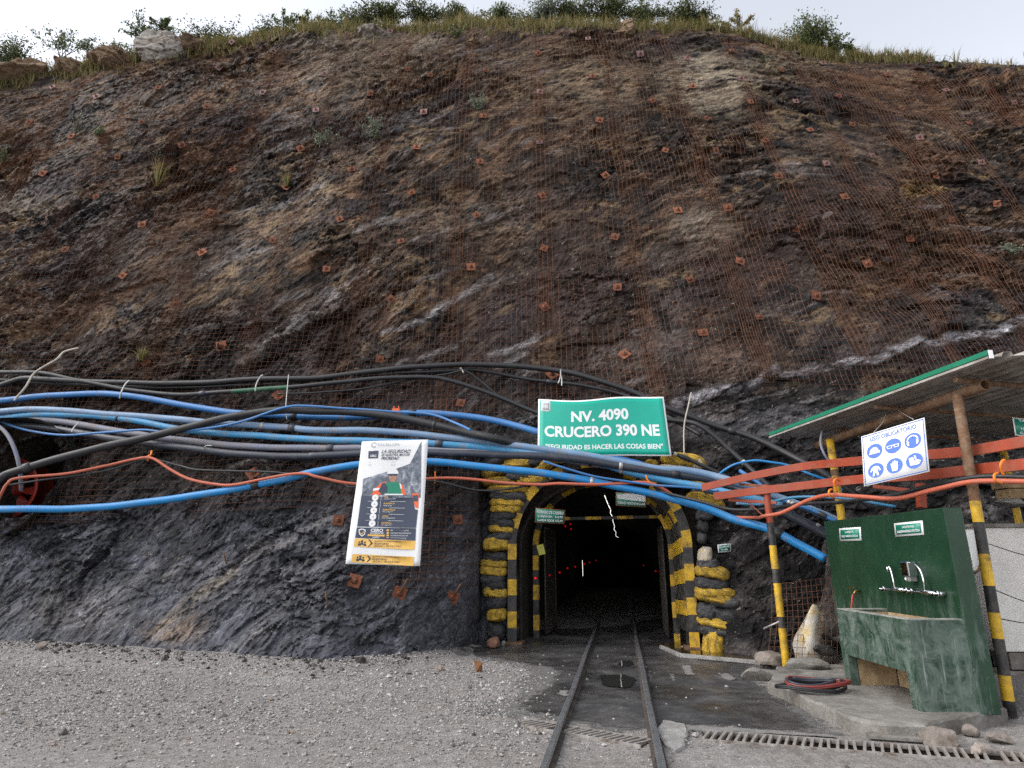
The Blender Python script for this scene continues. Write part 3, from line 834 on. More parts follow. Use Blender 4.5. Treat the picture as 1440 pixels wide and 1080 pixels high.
# ---------------------------------------------------------------- rails
RD = Vector((math.sin(math.radians(9.7)), math.cos(math.radians(9.7)), 0))
RN = Vector((RD.y, -RD.x, 0))
RC = Vector((0.685, 5.17, 0))
def rail(off, label):
    root = empty("rail", RC + RN * off, label, "rail")
    prof_head = [(-0.028, 0.055), (-0.030, 0.073), (-0.022, 0.082), (0.022, 0.082), (0.030, 0.073), (0.028, 0.055)]
    prof_web = [(-0.055, 0.0), (-0.055, 0.010), (-0.010, 0.020), (-0.009, 0.056), (0.009, 0.056), (0.010, 0.020), (0.055, 0.010), (0.055, 0.0)]
    pts = []
    for k in range(60):
        s = -5.0 + k * 0.85
        wob = 0.005 * math.sin(s * 1.3 + off * 5)
        p = RC + RD * s + RN * (off + wob) + Vector((0, 0, 0.004 + 0.002 * math.sin(s * 0.9)))
        pts.append(p)
    for nm, prof, m in (("rail_head", prof_head, STEEL_RAIL), ("rail_web", prof_web, RAIL_SIDE)):
        b = MB(); n = len(prof)
        vs = [p + RN * x + Vector((0, 0, z)) for p in pts for x, z in prof]
        fs = [(i * n + k, i * n + (k + 1) % n, (i + 1) * n + (k + 1) % n, (i + 1) * n + k) for i in range(len(pts) - 1) for k in range(n)]
        b.add(vs, fs); b.build(nm, m, root)
    for s in ((1.1, 8.2) if off < 0 else (0.35, 6.4)):
        for side in (-1, 1):
            f = MB(); c = RC + RD * s + RN * (off + side * 0.026) + Vector((0, 0, 0.04))
            f.bar(c - RD * 0.24, c + RD * 0.24, 0.018, 0.045)
            f.build("fish_plate", RAIL_SIDE, root)
rail(-0.41, "left steel rail of the mine track running into the portal")
rail(0.41, "right steel rail of the mine track running into the portal")

# ---------------------------------------------------------------- adit (tunnel behind the portal)
def prof_len(*a): return 0
def tunnel():
    N = 40; prof = []
    for k in range(9): prof.append((-1.50, k / 8 * 1.75))
    for k in range(1, 16):
        a = math.pi - math.pi * k / 16; prof.append((1.50 * math.cos(a), 1.75 + 1.22 * math.sin(a)))
    for k in range(9): prof.append((1.50, 1.75 * (1 - k / 8)))
    prof = np.array(prof); n = len(prof)
    V = []
    for i in range(N):
        s = 0.25 + i * 1.0
        T = RD if True else PN
        c = PC + PN * min(s, 1.0) + RD * max(0, s - 1.0)
        jj = 0.10 * (i > 1)
        r = 1 + jj * (fbm(prof[:, 0] * 1.3 + 9, prof[:, 1] * 1.3 + s * 0.9, 3, 300)) + (0.06 if i > 1 else 0.0)
        for (x, z), q in zip(prof, r):
            V.append(c + RN * (x * q) + Vector((0, 0, z * (q if z > 0.3 else 1) - (0.03 if z == 0 else 0))))
    F = [(i * n + k, i * n + k + 1, (i + 1) * n + k + 1, (i + 1) * n + k) for i in range(N - 1) for k in range(n - 1)]
    b = MB(); b.add(V, F, 0, True); b.add([V[(N - 1) * n + k] for k in range(n)], [tuple(range(n))])
    col = []
    for k in range(41):
        L0 = prof_len(1.53, 1.72, 2.98); L1 = prof_len(2.35, 1.9, 3.9)
        for hw, zs, zt, L in ((1.47, 1.72, 2.92, L0), (2.35, 1.9, 3.9, L1)):
            t = k / 40
            if t < 0.22: x, z = -hw, zs * t / 0.22
            elif t > 0.78: x, z = hw, zs * (1 - t) / 0.22
            else:
                a = math.pi * (1 - (t - 0.22) / 0.56); x, z = hw * math.cos(a), zs + (zt - zs) * math.sin(a)
            col.append(portal(x, 0.30, z - 0.03))
    b.add(col, [(2 * k, 2 * k + 1, 2 * k + 3, 2 * k + 2) for k in range(40)])
    o = b.build("tunnel_lining", TUNNEL)
    tag(o, "dark rock lining of the mine tunnel", None, None, "structure")
tunnel()

# ---------------------------------------------------------------- portal frame
def prof_at(hw, zs, zt, s):
    """point at arc length s along one arch line, and its outward normal; starts at the left foot"""
    rz = zt - zs
    pts = prof_at.cache.get((hw, zs, zt))
    if pts is None:
        P = [(-hw, 0.0)] + [(-hw, zs * k / 10) for k in range(1, 11)]
        for k in range(1, 61):
            a = math.pi - math.pi * k / 60; P.append((hw * math.cos(a), zs + rz * math.sin(a)))
        P += [(hw, zs * (1 - k / 10)) for k in range(1, 11)]
        L = [0.0]
        for a, b in zip(P, P[1:]): L.append(L[-1] + math.hypot(b[0] - a[0], b[1] - a[1]))
        pts = prof_at.cache[(hw, zs, zt)] = (np.array(P), np.array(L))
    P, L = pts
    x = float(np.interp(s, L, P[:, 0])); z = float(np.interp(s, L, P[:, 1]))
    e = 0.03
    tx = float(np.interp(s + e, L, P[:, 0]) - np.interp(s - e, L, P[:, 0])); tz = float(np.interp(s + e, L, P[:, 1]) - np.interp(s - e, L, P[:, 1]))
    l = math.hypot(tx, tz) or 1
    return x, z, -tz / l, tx / l, float(L[-1])
prof_at.cache = {}

portal_root = empty("mine_portal", PC, "yellow and black striped steel arch framing the mine portal", "portal frame")
def ring(name, hw, zs, zt, w, d0, d1, stripe, mats, phase=0):
    L = prof_at(hw, zs, zt, 0)[4]; n = int(L / 0.07); mb = MB(); base = None
    for i in range(n + 1):
        s = L * i / n; x, z, nx, nz, _ = prof_at(hw, zs, zt, s)
        jit = 0.004 * math.sin(s * 9)
        vs = [portal(x, d0 + jit, z), portal(x + nx * w, d0 + jit, z + nz * w), portal(x + nx * w, d1, z + nz * w), portal(x, d1, z)]
        b = len(mb.v); mb.v += [tuple(p) for p in vs]
        if base is not None:
            st = int((L * (i - 0.5) / n + phase) / stripe) % 2
            for k in range(4):
                k2 = (k + 1) % 4
                mb.f.append((base + k, b + k, b + k2, base + k2)); mb.m.append(st); mb.sm.append(False)
        base = b
    return mb.build(name, mats, portal_root)
ring("front_arch", PHW - 0.17, 1.75, 3.16, 0.165, -0.02, 0.02, 0.29, [BLK, YEL])
ring("front_arch_web", PHW - 0.10, 1.75, 3.22, 0.025, 0.021, 0.26, 0.29, [BLK, YEL])
ring("inner_arch", PHW - 0.40, 1.72, 2.92, 0.11, 1.00, 1.12, 0.27, [BLK, YEL], 0.1)
def lagging():
    hw1, zs1, zt1 = PHW - 0.19, 1.75, 3.12; hw2, zs2, zt2 = PHW - 0.33, 1.72, 2.97
    L1 = prof_at(hw1, zs1, zt1, 0)[4]; L2 = prof_at(hw2, zs2, zt2, 0)[4]
    n = 30; k = 0
    for i in range(n):
        t0, t1 = i / n + 0.001, (i + 1) / n - 0.001
        if i < 17 or i == n - 1: continue
        mb = MB(); vs = []
        for t in (t0, (t0 + t1) / 2, t1):
            x, z, nx, nz, _ = prof_at(hw1, zs1, zt1, L1 * t); y = random.uniform(-0.008, 0.008)
            x2, z2, mx, mz, _ = prof_at(hw2, zs2, zt2, L2 * t)
            vs += [portal(x + nx * y, 0.05, z + nz * y), portal(x2 + mx * y, 0.985, z2 + mz * y), portal(x2 + mx * (y + 0.035), 0.985, z2 + mz * (y + 0.035)), portal(x + nx * (y + 0.035), 0.05, z + nz * (y + 0.035))]
        fs = [(0, 1, 2, 3), (11, 10, 9, 8)]
        for q in (0, 4):
            fs += [(q + a, q + (a + 1) % 4, q + 4 + (a + 1) % 4, q + 4 + a) for a in range(4)]
        mb.add(vs, fs)
        mb.build("lagging_board", (YEL if i % 2 else BLK), portal_root)
lagging()
for u in (-PHW + 0.12, PHW - 0.12):
    b = MB(); b.box(portal(u, 0.12, 0.02), (0.30, 0.32, 0.05), Matrix.Rotation(math.atan2(PU.y, PU.x), 3, 'Z')); b.build("base_plate", RUST_PIPE, portal_root)
def striped_bar(name, a, b, w, h, seg, root, mats=(BLK, YEL)):
    a, b = Vector(a), Vector(b); n = max(2, int((b - a).length / seg)); mb = MB()
    for i in range(n):
        mb.bar(a + (b - a) * (i / n), a + (b - a) * ((i + 1) / n), w, h, i % 2)
    return mb.build(name, list(mats), root)
gate_root = empty("gate_header", portal(0, 1.2, 0), "striped header bar with upright bars across the tunnel mouth", "gate header")
striped_bar("header_bar", portal(-1.27, 1.2, 2.28), portal(1.27, 1.2, 2.30), 0.05, 0.06, 0.3, gate_root)
for u in (-0.72, -0.28, 0.12, 0.55, 0.95):
    striped_bar("upright_bar", portal(u, 1.2, 2.32), portal(u, 1.2, 2.32 + 0.62 - 0.28 * abs(u)), 0.03, 0.03, 0.14, gate_root)
for u in (-1.24, 1.24):
    striped_bar("gate_post", portal(u, 1.2, 0.02), portal(u, 1.2, 2.3), 0.07, 0.07, 0.34, gate_root, (RAIL_SIDE, YEL))
def gate_leaf(uh, side, label):
    root = empty("gate_leaf", portal(uh, 1.27, 0.06), label, "gate")
    e = (RD * 1.22 + RN * (0.16 * side))
    p0 = portal(uh, 1.27, 0.06); corners = [p0, p0 + e, p0 + e + Vector((0, 0, 2.05)), p0 + Vector((0, 0, 2.05))]
    f = MB()
    for a, b in zip(corners, corners[1:] + corners[:1]): f.tube([a, b], 0.018, 6)
    f.build("leaf_frame", RAIL_SIDE, root)
    w = MB()
    for i in range(1, 22): w.tube([p0 + e * (i / 22), p0 + e * (i / 22) + Vector((0, 0, 2.05))], 0.003, 3, caps=False)
    for i in range(1, 34): w.tube([p0 + Vector((0, 0, 2.05 * i / 34)), p0 + e + Vector((0, 0, 2.05 * i / 34))], 0.003, 3, caps=False)
    tag(w.build("wire_infill", RAIL_SIDE, root), kind="stuff")
gate_leaf(-1.19, 0.55, "wire mesh gate leaf swung open along the left tunnel wall")
gate_leaf(1.19, -0.1, "wire mesh gate leaf swung open along the right tunnel wall")

# ---------------------------------------------------------------- lights in the tunnel
LED = emit_mat("led_white", (1.0, 0.97, 0.92), 0.9)
REDL = emit_mat("red_marker", (1.0, 0.01, 0.01), 0.16)
lp = [on_z(851 + t * 20 + random.uniform(-2.2, 2.2), 697 + t * 66, 2.62 - 0.12 * t) for t in [0, .1, .2, .3, .38, .46, .53, .6, .66, .72, .77, .82, .86, .9]]
lr = empty("light_string", lp[0], "zigzag string of white lights along the tunnel roof", "light string")
for a, b in zip(lp, lp[1:]):
    m = MB(); m.tube([a, a + (b - a) * 0.8], 0.006, 6); m.build("light_tube", LED, lr)
m = MB(); m.tube([p + Vector((0, 0, 0.04)) for p in lp], 0.008, 5); m.build("cable", P_BLACK, lr)
def wall_pt(px, py, side):
    r = ray(px, py); k = math.tan(math.radians(9.7))
    # wall line X = .685 + k (Y - 5.17) + side*1.44
    Y = (0.685 - k * 5.17 + side * 1.40) / (r.x / r.y - k)
    return at_y(px, py, Y)
tl = wall_pt(819, 788, -1); tl2 = tl + Vector((0, 0, -0.62))
m = MB(); m.tube([tl, tl2], 0.006, 6)
tr = empty("tube_lamp", tl2, "single upright white tube lamp on the left tunnel wall", "lamp"); m.build("light_tube", LED, tr)
m = MB(); m.box(tl + Vector((0, 0, 0.03)), (0.03, 0.03, 0.05)); m.box(tl2 - Vector((0, 0, 0.03)), (0.03, 0.03, 0.05)); m.build("end_cap", RAIL_SIDE, tr)
NTH_ = ["leftmost"] + [w + " from left" for w in ("second", "third", "fourth", "fifth", "sixth", "seventh", "eighth", "ninth", "tenth", "eleventh", "twelfth")]
red = [(753, 813, -1), (773, 809, -1), (787, 805, -1), (798, 799, -1), (809, 797, -1), (822, 793, -1), (829, 791, -1), (838, 788, -1), (795, 740, -1), (803, 744, -1), (802, 737, -1), (905, 795, 1), (922, 803, 1), (926, 805, 1), (936, 809, 1), (950, 813, 1)]
mk = MB(); mk.tube([Vector((-0.012, 0, 0)), Vector((0.012, 0, 0))], 0.04, 10); mkm = mk.mesh("red_marker", [REDL])
MARK = {-1: [], 1: []}
for px, py, sd_ in red: MARK[sd_].append(px)
for px, py, sd_ in red:
    p = wall_pt(px, py, sd_); o = link("red_marker", mkm, None, p)
    o.scale = (1, 0.35 + p.y / 80, 0.35 + p.y / 80); o.rotation_euler.z = 0.6 * -sd_
    tag(o, "small glowing red marker on the %s tunnel wall, %s%s" % ("left" if sd_ < 0 else "right", NTH_[sorted(MARK[sd_]).index(px)], " and high up" if py < 780 else ""), "marker light", "red markers on the %s tunnel wall" % ("left" if sd_ < 0 else "right"))

# ---------------------------------------------------------------- sandbags round the portal
def sack_mesh(seed, mats):
    nu, nv = 28, 22; V = []; rs = np.random.default_rng(seed)
    for j in range(nv + 1):
        ph = -math.pi / 2 + math.pi * j / nv
        for i in range(nu):
            th = 2 * math.pi * i / nu
            c = math.cos(ph); x = math.copysign(abs(math.sin(ph)) ** 0.5, math.sin(ph))
            y = math.copysign(abs(math.cos(th)) ** 0.6, math.cos(th)) * c ** 0.7; z = math.copysign(abs(math.sin(th)) ** 0.7, math.sin(th)) * c ** 0.55
            pinch = 1 - 0.50 * abs(x) ** 9
            V.append((x * 0.5, y * 0.5 * pinch, z * 0.5 * pinch))
    V = np.array(V)
    n = 1 + 0.24 * fbm(V[:, 0] * 4 + seed * 7, V[:, 1] * 4 + V[:, 2] * 3, 4, seed, 0.6) - 0.10 * np.abs(vnoise(V[:, 0] * 7 + seed, V[:, 2] * 5, V[:, 1] * 4, seed + 9)) + 0.08 * vnoise(V[:, 0] * 14, V[:, 2] * 10, V[:, 1] * 9, seed + 5)
    n = n + 0.05 * vnoise(V[:, 0] * 26 + seed, V[:, 2] * 12, V[:, 1] * 12, seed + 12)
    V[:, 1] *= n; V[:, 2] *= n; V[:, 2] += 0.10 * np.sin(V[:, 0] * 3.0 + seed)
    F = [(j * nu + i, j * nu + (i + 1) % nu, (j + 1) * nu + (i + 1) % nu, (j + 1) * nu + i) for j in range(nv) for i in range(nu)]
    return np_mesh("sandbag", V, F, mats, None, True)
SACK = {c: [sack_mesh(s + 10 * i, m) for s in range(4)] for i, (c, m) in enumerate((("y", YSACK), ("b", BSACK), ("w", WSACK)))}
ORD = ["lowest", "second", "third", "fourth", "fifth", "sixth", "seventh", "eighth", "ninth", "tenth", "eleventh", "twelfth", "thirteenth", "fourteenth", "fifteenth", "sixteenth", "seventeenth", "eighteenth", "nineteenth", "twentieth"]
CN = {"y": "yellow", "b": "black", "w": "bleached white"}
def sack(px, py, w, h, c, label, group, d=-0.05, tilt=0.0, k=0, depth=0.42):
    r = ray(px, py); den = r.dot(PN); t = ((PC + PN * d) - EYE).dot(PN) / den
    p = EYE + r * t
    sc = (t * 1.0) / FPX
    o = link("sandbag", SACK[c][k % 4], None, p)
    o.scale = (w * sc * 1.15, depth, h * sc * 1.50)
    o.rotation_euler = (random.uniform(-.06, .06), -tilt + random.uniform(-.03, .03), math.atan2(PU.y, PU.x) + random.uniform(-.1, .1))
    return tag(o, label, "sandbag", group)
left = [(698, 886, 24, 15, "b"), (699, 865, 26, 13, "y"), (699, 847, 27, 13, "b"), (697, 833, 32, 11, "y"), (695, 822, 32, 11, "b"), (693, 813, 33, 9, "b"), (694, 803, 36, 10, "y"), (695, 793, 36, 9, "y"), (697, 783, 32, 9, "b"), (698, 766, 34, 14, "y"), (704, 754, 34, 9, "b"), (706, 745, 34, 8, "y"), (707, 735, 36, 10, "b"), (709, 725, 38, 9, "b"), (712, 717, 42, 8, "y"), (714, 708, 46, 9, "y"), (716, 698, 52, 10, "b"), (716, 689, 56, 8, "y"), (704, 679, 50, 10, "y")]
for i, (x, y, w, h, c) in enumerate(left):
    sack(x, y, w, h, c, "%s sandbag, %s from the bottom of the stack left of the portal" % (CN[c], ORD[i]) if i else "%s sandbag at the bottom of the stack left of the portal" % CN[c], "sandbags left of the portal", 0.08, random.uniform(-.05, .05), i)
topl = [(700, 663, 44, 10, "y"), (734, 668, 44, 11, "b"), (694, 651, 38, 10, "b"), (729, 653, 40, 10, "y"), (762, 661, 36, 11, "y", .5), (757, 649, 34, 9, "b"), (748, 677, 40, 10, "y"), (712, 642, 40, 9, "y"), (744, 641, 36, 9, "b")]
for i, q in enumerate(topl):
    c = q[4]
    sack(q[0], q[1], q[2], q[3], c, "%s sandbag %s among those over the left shoulder of the arch" % (CN[c], ["far left", "mid lower row", "at the upper left corner", "in the middle row", "slumped against the arch crown", "tucked under the green sign", "pressed on the arch", "on top at the left", "on top at the right"][i]), "sandbags above the portal arch", 0.05, q[5] if len(q) > 5 else 0.08, i)
topm = [(790, 643, 44, 11, "y"), (826, 641, 42, 11, "b"), (866, 643, 42, 12, "y"), (898, 645, 34, 11, "b"), (906, 655, 34, 10, "y"), (925, 664, 34, 11, "b"), (960, 649, 54, 14, "y"), (976, 651, 20, 12, "w"), (947, 662, 40, 9, "w"), (944, 676, 34, 9, "b"), (968, 672, 34, 9, "y"), (988, 680, 40, 12, "y"), (992, 692, 36, 11, "b"), (990, 702, 44, 12, "y"), (1000, 712, 34, 12, "y"), (991, 724, 22, 12, "b"), (988, 740, 14, 11, "b"), (987, 756, 12, 10, "b")]  # the last three black ones stand in for dark rock bits
nm = ["left end", "second from the left", "middle", "fourth from the left", "fifth, tucked low", "sixth, tucked low", "big, at the right corner of the sign", "ragged, right end beside the green sign", "flat, beneath the right corner of the sign", "flat, on the arch's right shoulder", "right of the shoulder", "below the big one", "under the pipes at the right", "just below the pipes", "lowest yellow one at the right shoulder", "upper of three in place of rock bits beside the arch", "middle of three in place of rock bits beside the arch", "lowest of three in place of rock bits beside the arch"]
for i, (x, y, w, h, c) in enumerate(topm):
    sack(x, y, w, h, c, "%s sandbag over the arch, %s" % (CN[c], nm[i]), "sandbags above the portal arch", 0.02, -0.15 if x > 930 else 0.0, i)
right = [(1003, 908, 26, 32, "y"), (1010, 887, 50, 10, "b"), (1010, 876, 52, 11, "y"), (1016, 863, 46, 12, "b"), (994, 858, 26, 16, "b"), (1022, 847, 44, 12, "b"), (1006, 842, 50, 10, "y"), (1006, 832, 50, 11, "y"), (1000, 820, 42, 12, "b"), (1001, 806, 42, 13, "y"), (995, 794, 26, 11, "b"), (991, 783, 16, 15, "w")]
for i, (x, y, w, h, c) in enumerate(right):
    sack(x, y, w, h, c, "%s sandbag, %s in the stack right of the portal" % (CN[c], ["upright at the bottom", "second up", "third up", "fourth up on the right", "fourth up, against the arch", "fifth up sticking out right", "sixth up", "seventh up", "eighth up", "ninth up with torn edge", "small one second from the top", "pale one at the top"][i]), "sandbags right of the portal", -0.10, -0.12, i + 1, 0.55)

# ---------------------------------------------------------------- wire netting
ZBX = [-14, -9.5, -6, -4, -3.1, -2.6, -1.9, -0.6, -0.4, 3.4, 3.6, 6, 9, 14]
ZBZ = [2.0, 1.9, 2.2, 2.35, 2.3, 1.5, 0.95, 0.8, 4.1, 4.1, 4.9, 4.6, 4.3, 4.2]
net_root = empty("rock_netting", (0, 12, 1), "rusty wire mesh netting draped over the whole rock face", "netting")
def netting():
    sp = 0.118; rw = 0.0038
    gxs = np.arange(-19.6, 19.7, 0.1); gzs = np.arange(0.5, 19.8, 0.1)
    GX, GZ = np.meshgrid(gxs, gzs)
    D = rock_disp(GX, GZ)
    near = np.exp(-((GX - 1.6) / 2.15) ** 4) * (GZ < 3.9)
    D = D * (1 - 0.75 * near)
    M = D.copy()
    for ax in (0, 1):
        M = np.maximum(M, np.maximum(np.roll(M, 1, ax), np.roll(M, -1, ax)))
    for _ in range(2):
        for ax in (0, 1): M = (np.roll(M, 1, ax) + 2 * M + np.roll(M, -1, ax)) / 4
    YG = base_y(GX, GZ) - np.maximum(M, D) - 0.03
    def ysurf(x, z):
        fx = np.clip((x - gxs[0]) / 0.1, 0, len(gxs) - 1.001); fz = np.clip((z - gzs[0]) / 0.1, 0, len(gzs) - 1.001)
        i = fx.astype(int); j = fz.astype(int); a = fx - i; b = fz - j
        return (YG[j, i] * (1 - a) + YG[j, i + 1] * a) * (1 - b) + (YG[j + 1, i] * (1 - a) + YG[j + 1, i + 1] * a) * b
    c3 = np.array([(math.cos(a), math.sin(a)) for a in (0.5, 0.5 + 2.094, 0.5 + 4.189)])
    x0 = -19.0; ri = 0
    while x0 < 18.5:
        wdt = 2.55; lean = random.uniform(-0.015, 0.015)
        zz = np.arange(0.8, 19.2, sp) + random.uniform(0, sp)
        xx = np.arange(x0, x0 + wdt, sp)
        XX, ZZ = np.meshgrid(xx, zz)
        XX = XX + lean * (ZZ - 8) + 0.018 * fbm(XX * 0.7 + ri, ZZ * 0.5, 2, 400 + ri); ZZ = ZZ + 0.03 * fbm(XX * 0.6, ZZ * 0.6 + ri, 2, 500 + ri)
        YY = ysurf(XX, ZZ) - 0.012 * (ri % 2)
        ok = (ZZ > np.interp(XX, ZBX, ZBZ) + 0.1 * (ri % 3)) & (ZZ < crest_z(XX) - 1.0 - 0.35 * (ri % 2)) & (np.abs(XX) < 10.2 + 0.52 * np.maximum(0, ZZ - 2))
        ok &= ((XX + 9.75) ** 2 + (ZZ - 3.1) ** 2) > 0.88 ** 2
        ok &= (ZZ < 6.5) | (fbm(XX * 0.45 + 3, ZZ * 0.45, 4, 444) > -0.16 + 0.3 * (RNG.random(XX.shape) - 0.5)) | (np.abs(XX - x0 - 0.18) < 0.22)
        V = []; F = []; base = 0
        P = np.stack([XX, YY, ZZ], -1)
        for lines, okl, axis in ((P.transpose(1, 0, 2), ok.T, 0), (P, ok, 1)):
            nl, npt, _ = lines.shape
            off = np.zeros((3, 3))
            if axis == 0: off[:, 0] = c3[:, 0] * rw; off[:, 1] = c3[:, 1] * rw
            else: off[:, 2] = c3[:, 0] * rw; off[:, 1] = c3[:, 1] * rw
            vv = (lines[:, :, None, :] + off[None, None]).reshape(-1, 3)
            idx = np.arange(nl * npt * 3).reshape(nl, npt, 3) + base
            seg = okl[:, :-1] & okl[:, 1:]
            seg &= RNG.random(seg.shape) > 0.012
            a = idx[:, :-1][seg]; b = idx[:, 1:][seg]
            for k in range(3):
                k2 = (k + 1) % 3
                F.append(np.stack([a[:, k], a[:, k2], b[:, k2], b[:, k]], -1))
            V.append(vv); base += len(vv)
        V = np.vstack(V); F = np.vstack(F)
        if len(F):
            used = np.zeros(len(V), bool); used[F.ravel()] = True
            remap = np.cumsum(used) - 1
            o = link("mesh_roll", np_mesh("mesh_roll", V[used] - np.array(net_root.location), remap[F], RUST_WIRE, None, False), net_root)
            tag(o, kind="stuff")
        x0 += 2.18; ri += 1
netting()

# ---------------------------------------------------------------- rock bolt plates
B = []
B += [(x / 3, y / 3) for x, y in [(410, 412), (127, 520), (600, 520), (875, 455), (1110, 395), (1055, 557), (770, 617), (500, 667), (185, 737), (1270, 632), (985, 722), (1210, 795), (305, 580), (925, 290), (1155, 222), (1370, 318), (670, 375), (225, 372), (500, 290), (980, 183), (1335, 470)]]
B += [(480 + x / 3, y / 3) for x, y in [(175, 235), (610, 302), (375, 322), (125, 400), (348, 478), (318, 627), (45, 720), (585, 687), (600, 495), (838, 393), (830, 230), (1040, 168), (1058, 327), (1088, 513), (835, 605), (1310, 430), (1365, 640), (1113, 745), (280, 297), (1260, 233), (205, 137)]]
B += [(960 + x / 3, y / 3) for x, y in [(18, 250), (205, 218), (388, 190), (415, 300), (245, 338), (285, 435), (40, 370), (475, 433), (655, 410), (535, 553), (345, 598), (137, 640), (603, 695), (402, 748), (100, 505), (920, 462), (1035, 262), (1108, 385), (860, 320), (1205, 525), (995, 585), (797, 662), (1255, 690), (1065, 750), (1395, 437), (712, 530), (590, 272)]]
B += [(x / 3, 250 + y / 3) for x, y in [(410, 85), (603, 203), (893, 153), (280, 308), (522, 418), (855, 320), (1153, 270), (1380, 390), (745, 540), (938, 715), (1435, 180), (615, 780)]]
B += [(480 + x / 3, 250 + y / 3) for x, y in [(297, 68), (848, 80), (570, 163), (253, 273), (548, 382), (855, 303), (1152, 255), (210, 517), (1163, 467), (858, 550), (165, 770), (1193, 750), (1418, 143), (890, 835)]]
B += [(960 + x / 3, 250 + y / 3) for x, y in [(188, 132), (475, 220), (240, 358), (775, 368), (955, 262), (1130, 182), (1320, 115), (560, 503), (320, 592), (83, 658), (30, 435), (680, 85)]]
B += [(393, 557), (357, 667), (477, 733), (648, 568), (644, 732), (500, 818), (776, 528)]
pm = MB(); pm.box((0, 0, 0), (0.20, 0.012, 0.20)); 
plate_me = {}
for nm_, mm in (("r", RUST_PLATE), ("g", GREY_PLATE)):
    me = pm.mesh("plate", mm)
    bm = bmesh.new(); bm.from_mesh(me); bmesh.ops.bevel(bm, geom=bm.edges[:], offset=0.003, segments=1, affect='EDGES'); bm.to_mesh(me); bm.free()
    plate_me[nm_] = me
rm = MB(); rm.tube([(0, 0.0, 0), (0, -0.10, 0)], 0.013, 6); rod_me = rm.mesh("rod", RUST_PIPE)
nt = MB(); nt.tube([(0, -0.006, 0), (0, -0.035, 0)], 0.030, 6); nut_me = nt.mesh("nut", RUST_PLATE)
bowl = MB(); bowl.tube([(0, 0, 0), (0, -0.018, 0)], [0.055, 0.035], 10); bowl_me = bowl.mesh("washer", RUST_PLATE)
def region(px, py):
    v = "just below the grassy skyline" if py < 140 else ("on the upper rock face" if py < 260 else ("halfway up the rock face" if py < 400 else "low on the rock face"))
    h = "at the left" if px < 330 else ("left of centre" if px < 640 else ("above the portal" if px < 1000 else "at the right"))
    return v + " " + h
BK = [("g" if (py < 235 and random.random() < 0.45) else "r") for px, py in B]
BL = {}
for i, (px, py) in enumerate(B): BL.setdefault((BK[i], region(px, py)), []).append(i)
for k in BL: BL[k].sort(key=lambda i: B[i][0])
NTH = ["leftmost", "second from left", "third from left", "fourth from left", "fifth from left", "sixth from left", "seventh from left", "eighth from left", "ninth from left", "tenth from left", "eleventh from left", "twelfth from left", "thirteenth from left"]
for i, (px, py) in enumerate(B):
    loc, nor = hit(px, py)
    if loc is None: continue
    tilt = (0.30 if py > 250 else 0.12)
    n = Vector((0, -1, 0.26)).normalized()
    nn = (n * 0.8 + nor * (0.35 if nor.y < 0 else -0.35)).normalized()
    p = loc + n * 0.055
    kind = BK[i]; mem = BL[(kind, region(px, py))]
    root = empty("rock_bolt", p, "%s bolt plate %s%s" % ("rusty" if kind == "r" else "grey", region(px, py), "" if len(mem) == 1 else ", " + NTH[mem.index(i)]), "rock bolt", "rock bolt plates pinning the netting")
    R = (-nn).to_track_quat('Y', 'Z').to_matrix().to_4x4() @ Matrix.Rotation(random.choice([0, 0, 0.15, -0.2, 0.45, 0.78, -0.6]) + random.uniform(-.15, .15), 4, 'Y')
    root.rotation_euler = R.to_euler(); root.scale = [random.uniform(0.85, 1.12)] * 3
    for nm_, me in (("plate", plate_me[kind]), ("washer", bowl_me), ("nut", nut_me), ("rod", rod_me)):
        if nm_ == "plate": pl_ = link(nm_, me, root)
        else: link(nm_, me, pl_, (0, -0.006, 0))
for px, py, lab in ((563, 836, "rusty bolt plate with long upright bar at the rock foot below the banner"), (637, 842, "rusty bolt plate with upright bar low beside the left sandbags")):
    loc, nor = hit(px, py); p = loc + Vector((0, -0.06, 0.02))
    root = empty("rock_bolt", p, lab, "rock bolt", "rock bolt plates pinning the netting")
    root.rotation_euler = (0.35, 0.35, 0.2)
    link("plate", plate_me["r"], root); link("washer", bowl_me, root, (0, -0.006, 0)); link("nut", nut_me, root, (0, -0.006, 0))
    m = MB(); m.tube([(0, -0.02, 0), (0.02, -0.10, 0.30)], 0.014, 6); link("bar", m.mesh("bar", RUST_PIPE), root)
for px, py, L, lab in ((318, 795, 0.28, "thin rusty steel bar sticking out of the lower left rock"), (461, 857, 0.32, "thin rusty steel bar standing out of the rock foot below the banner")):
    loc, nor = hit(px, py)
    m = MB(); m.tube([loc + Vector((0, 0.05, -0.03)), loc + Vector((-0.03, -0.10, L * 0.8))], 0.014, 6)
    thing_mesh("steel_bar", m, RUST_PIPE, lab, "steel bar")

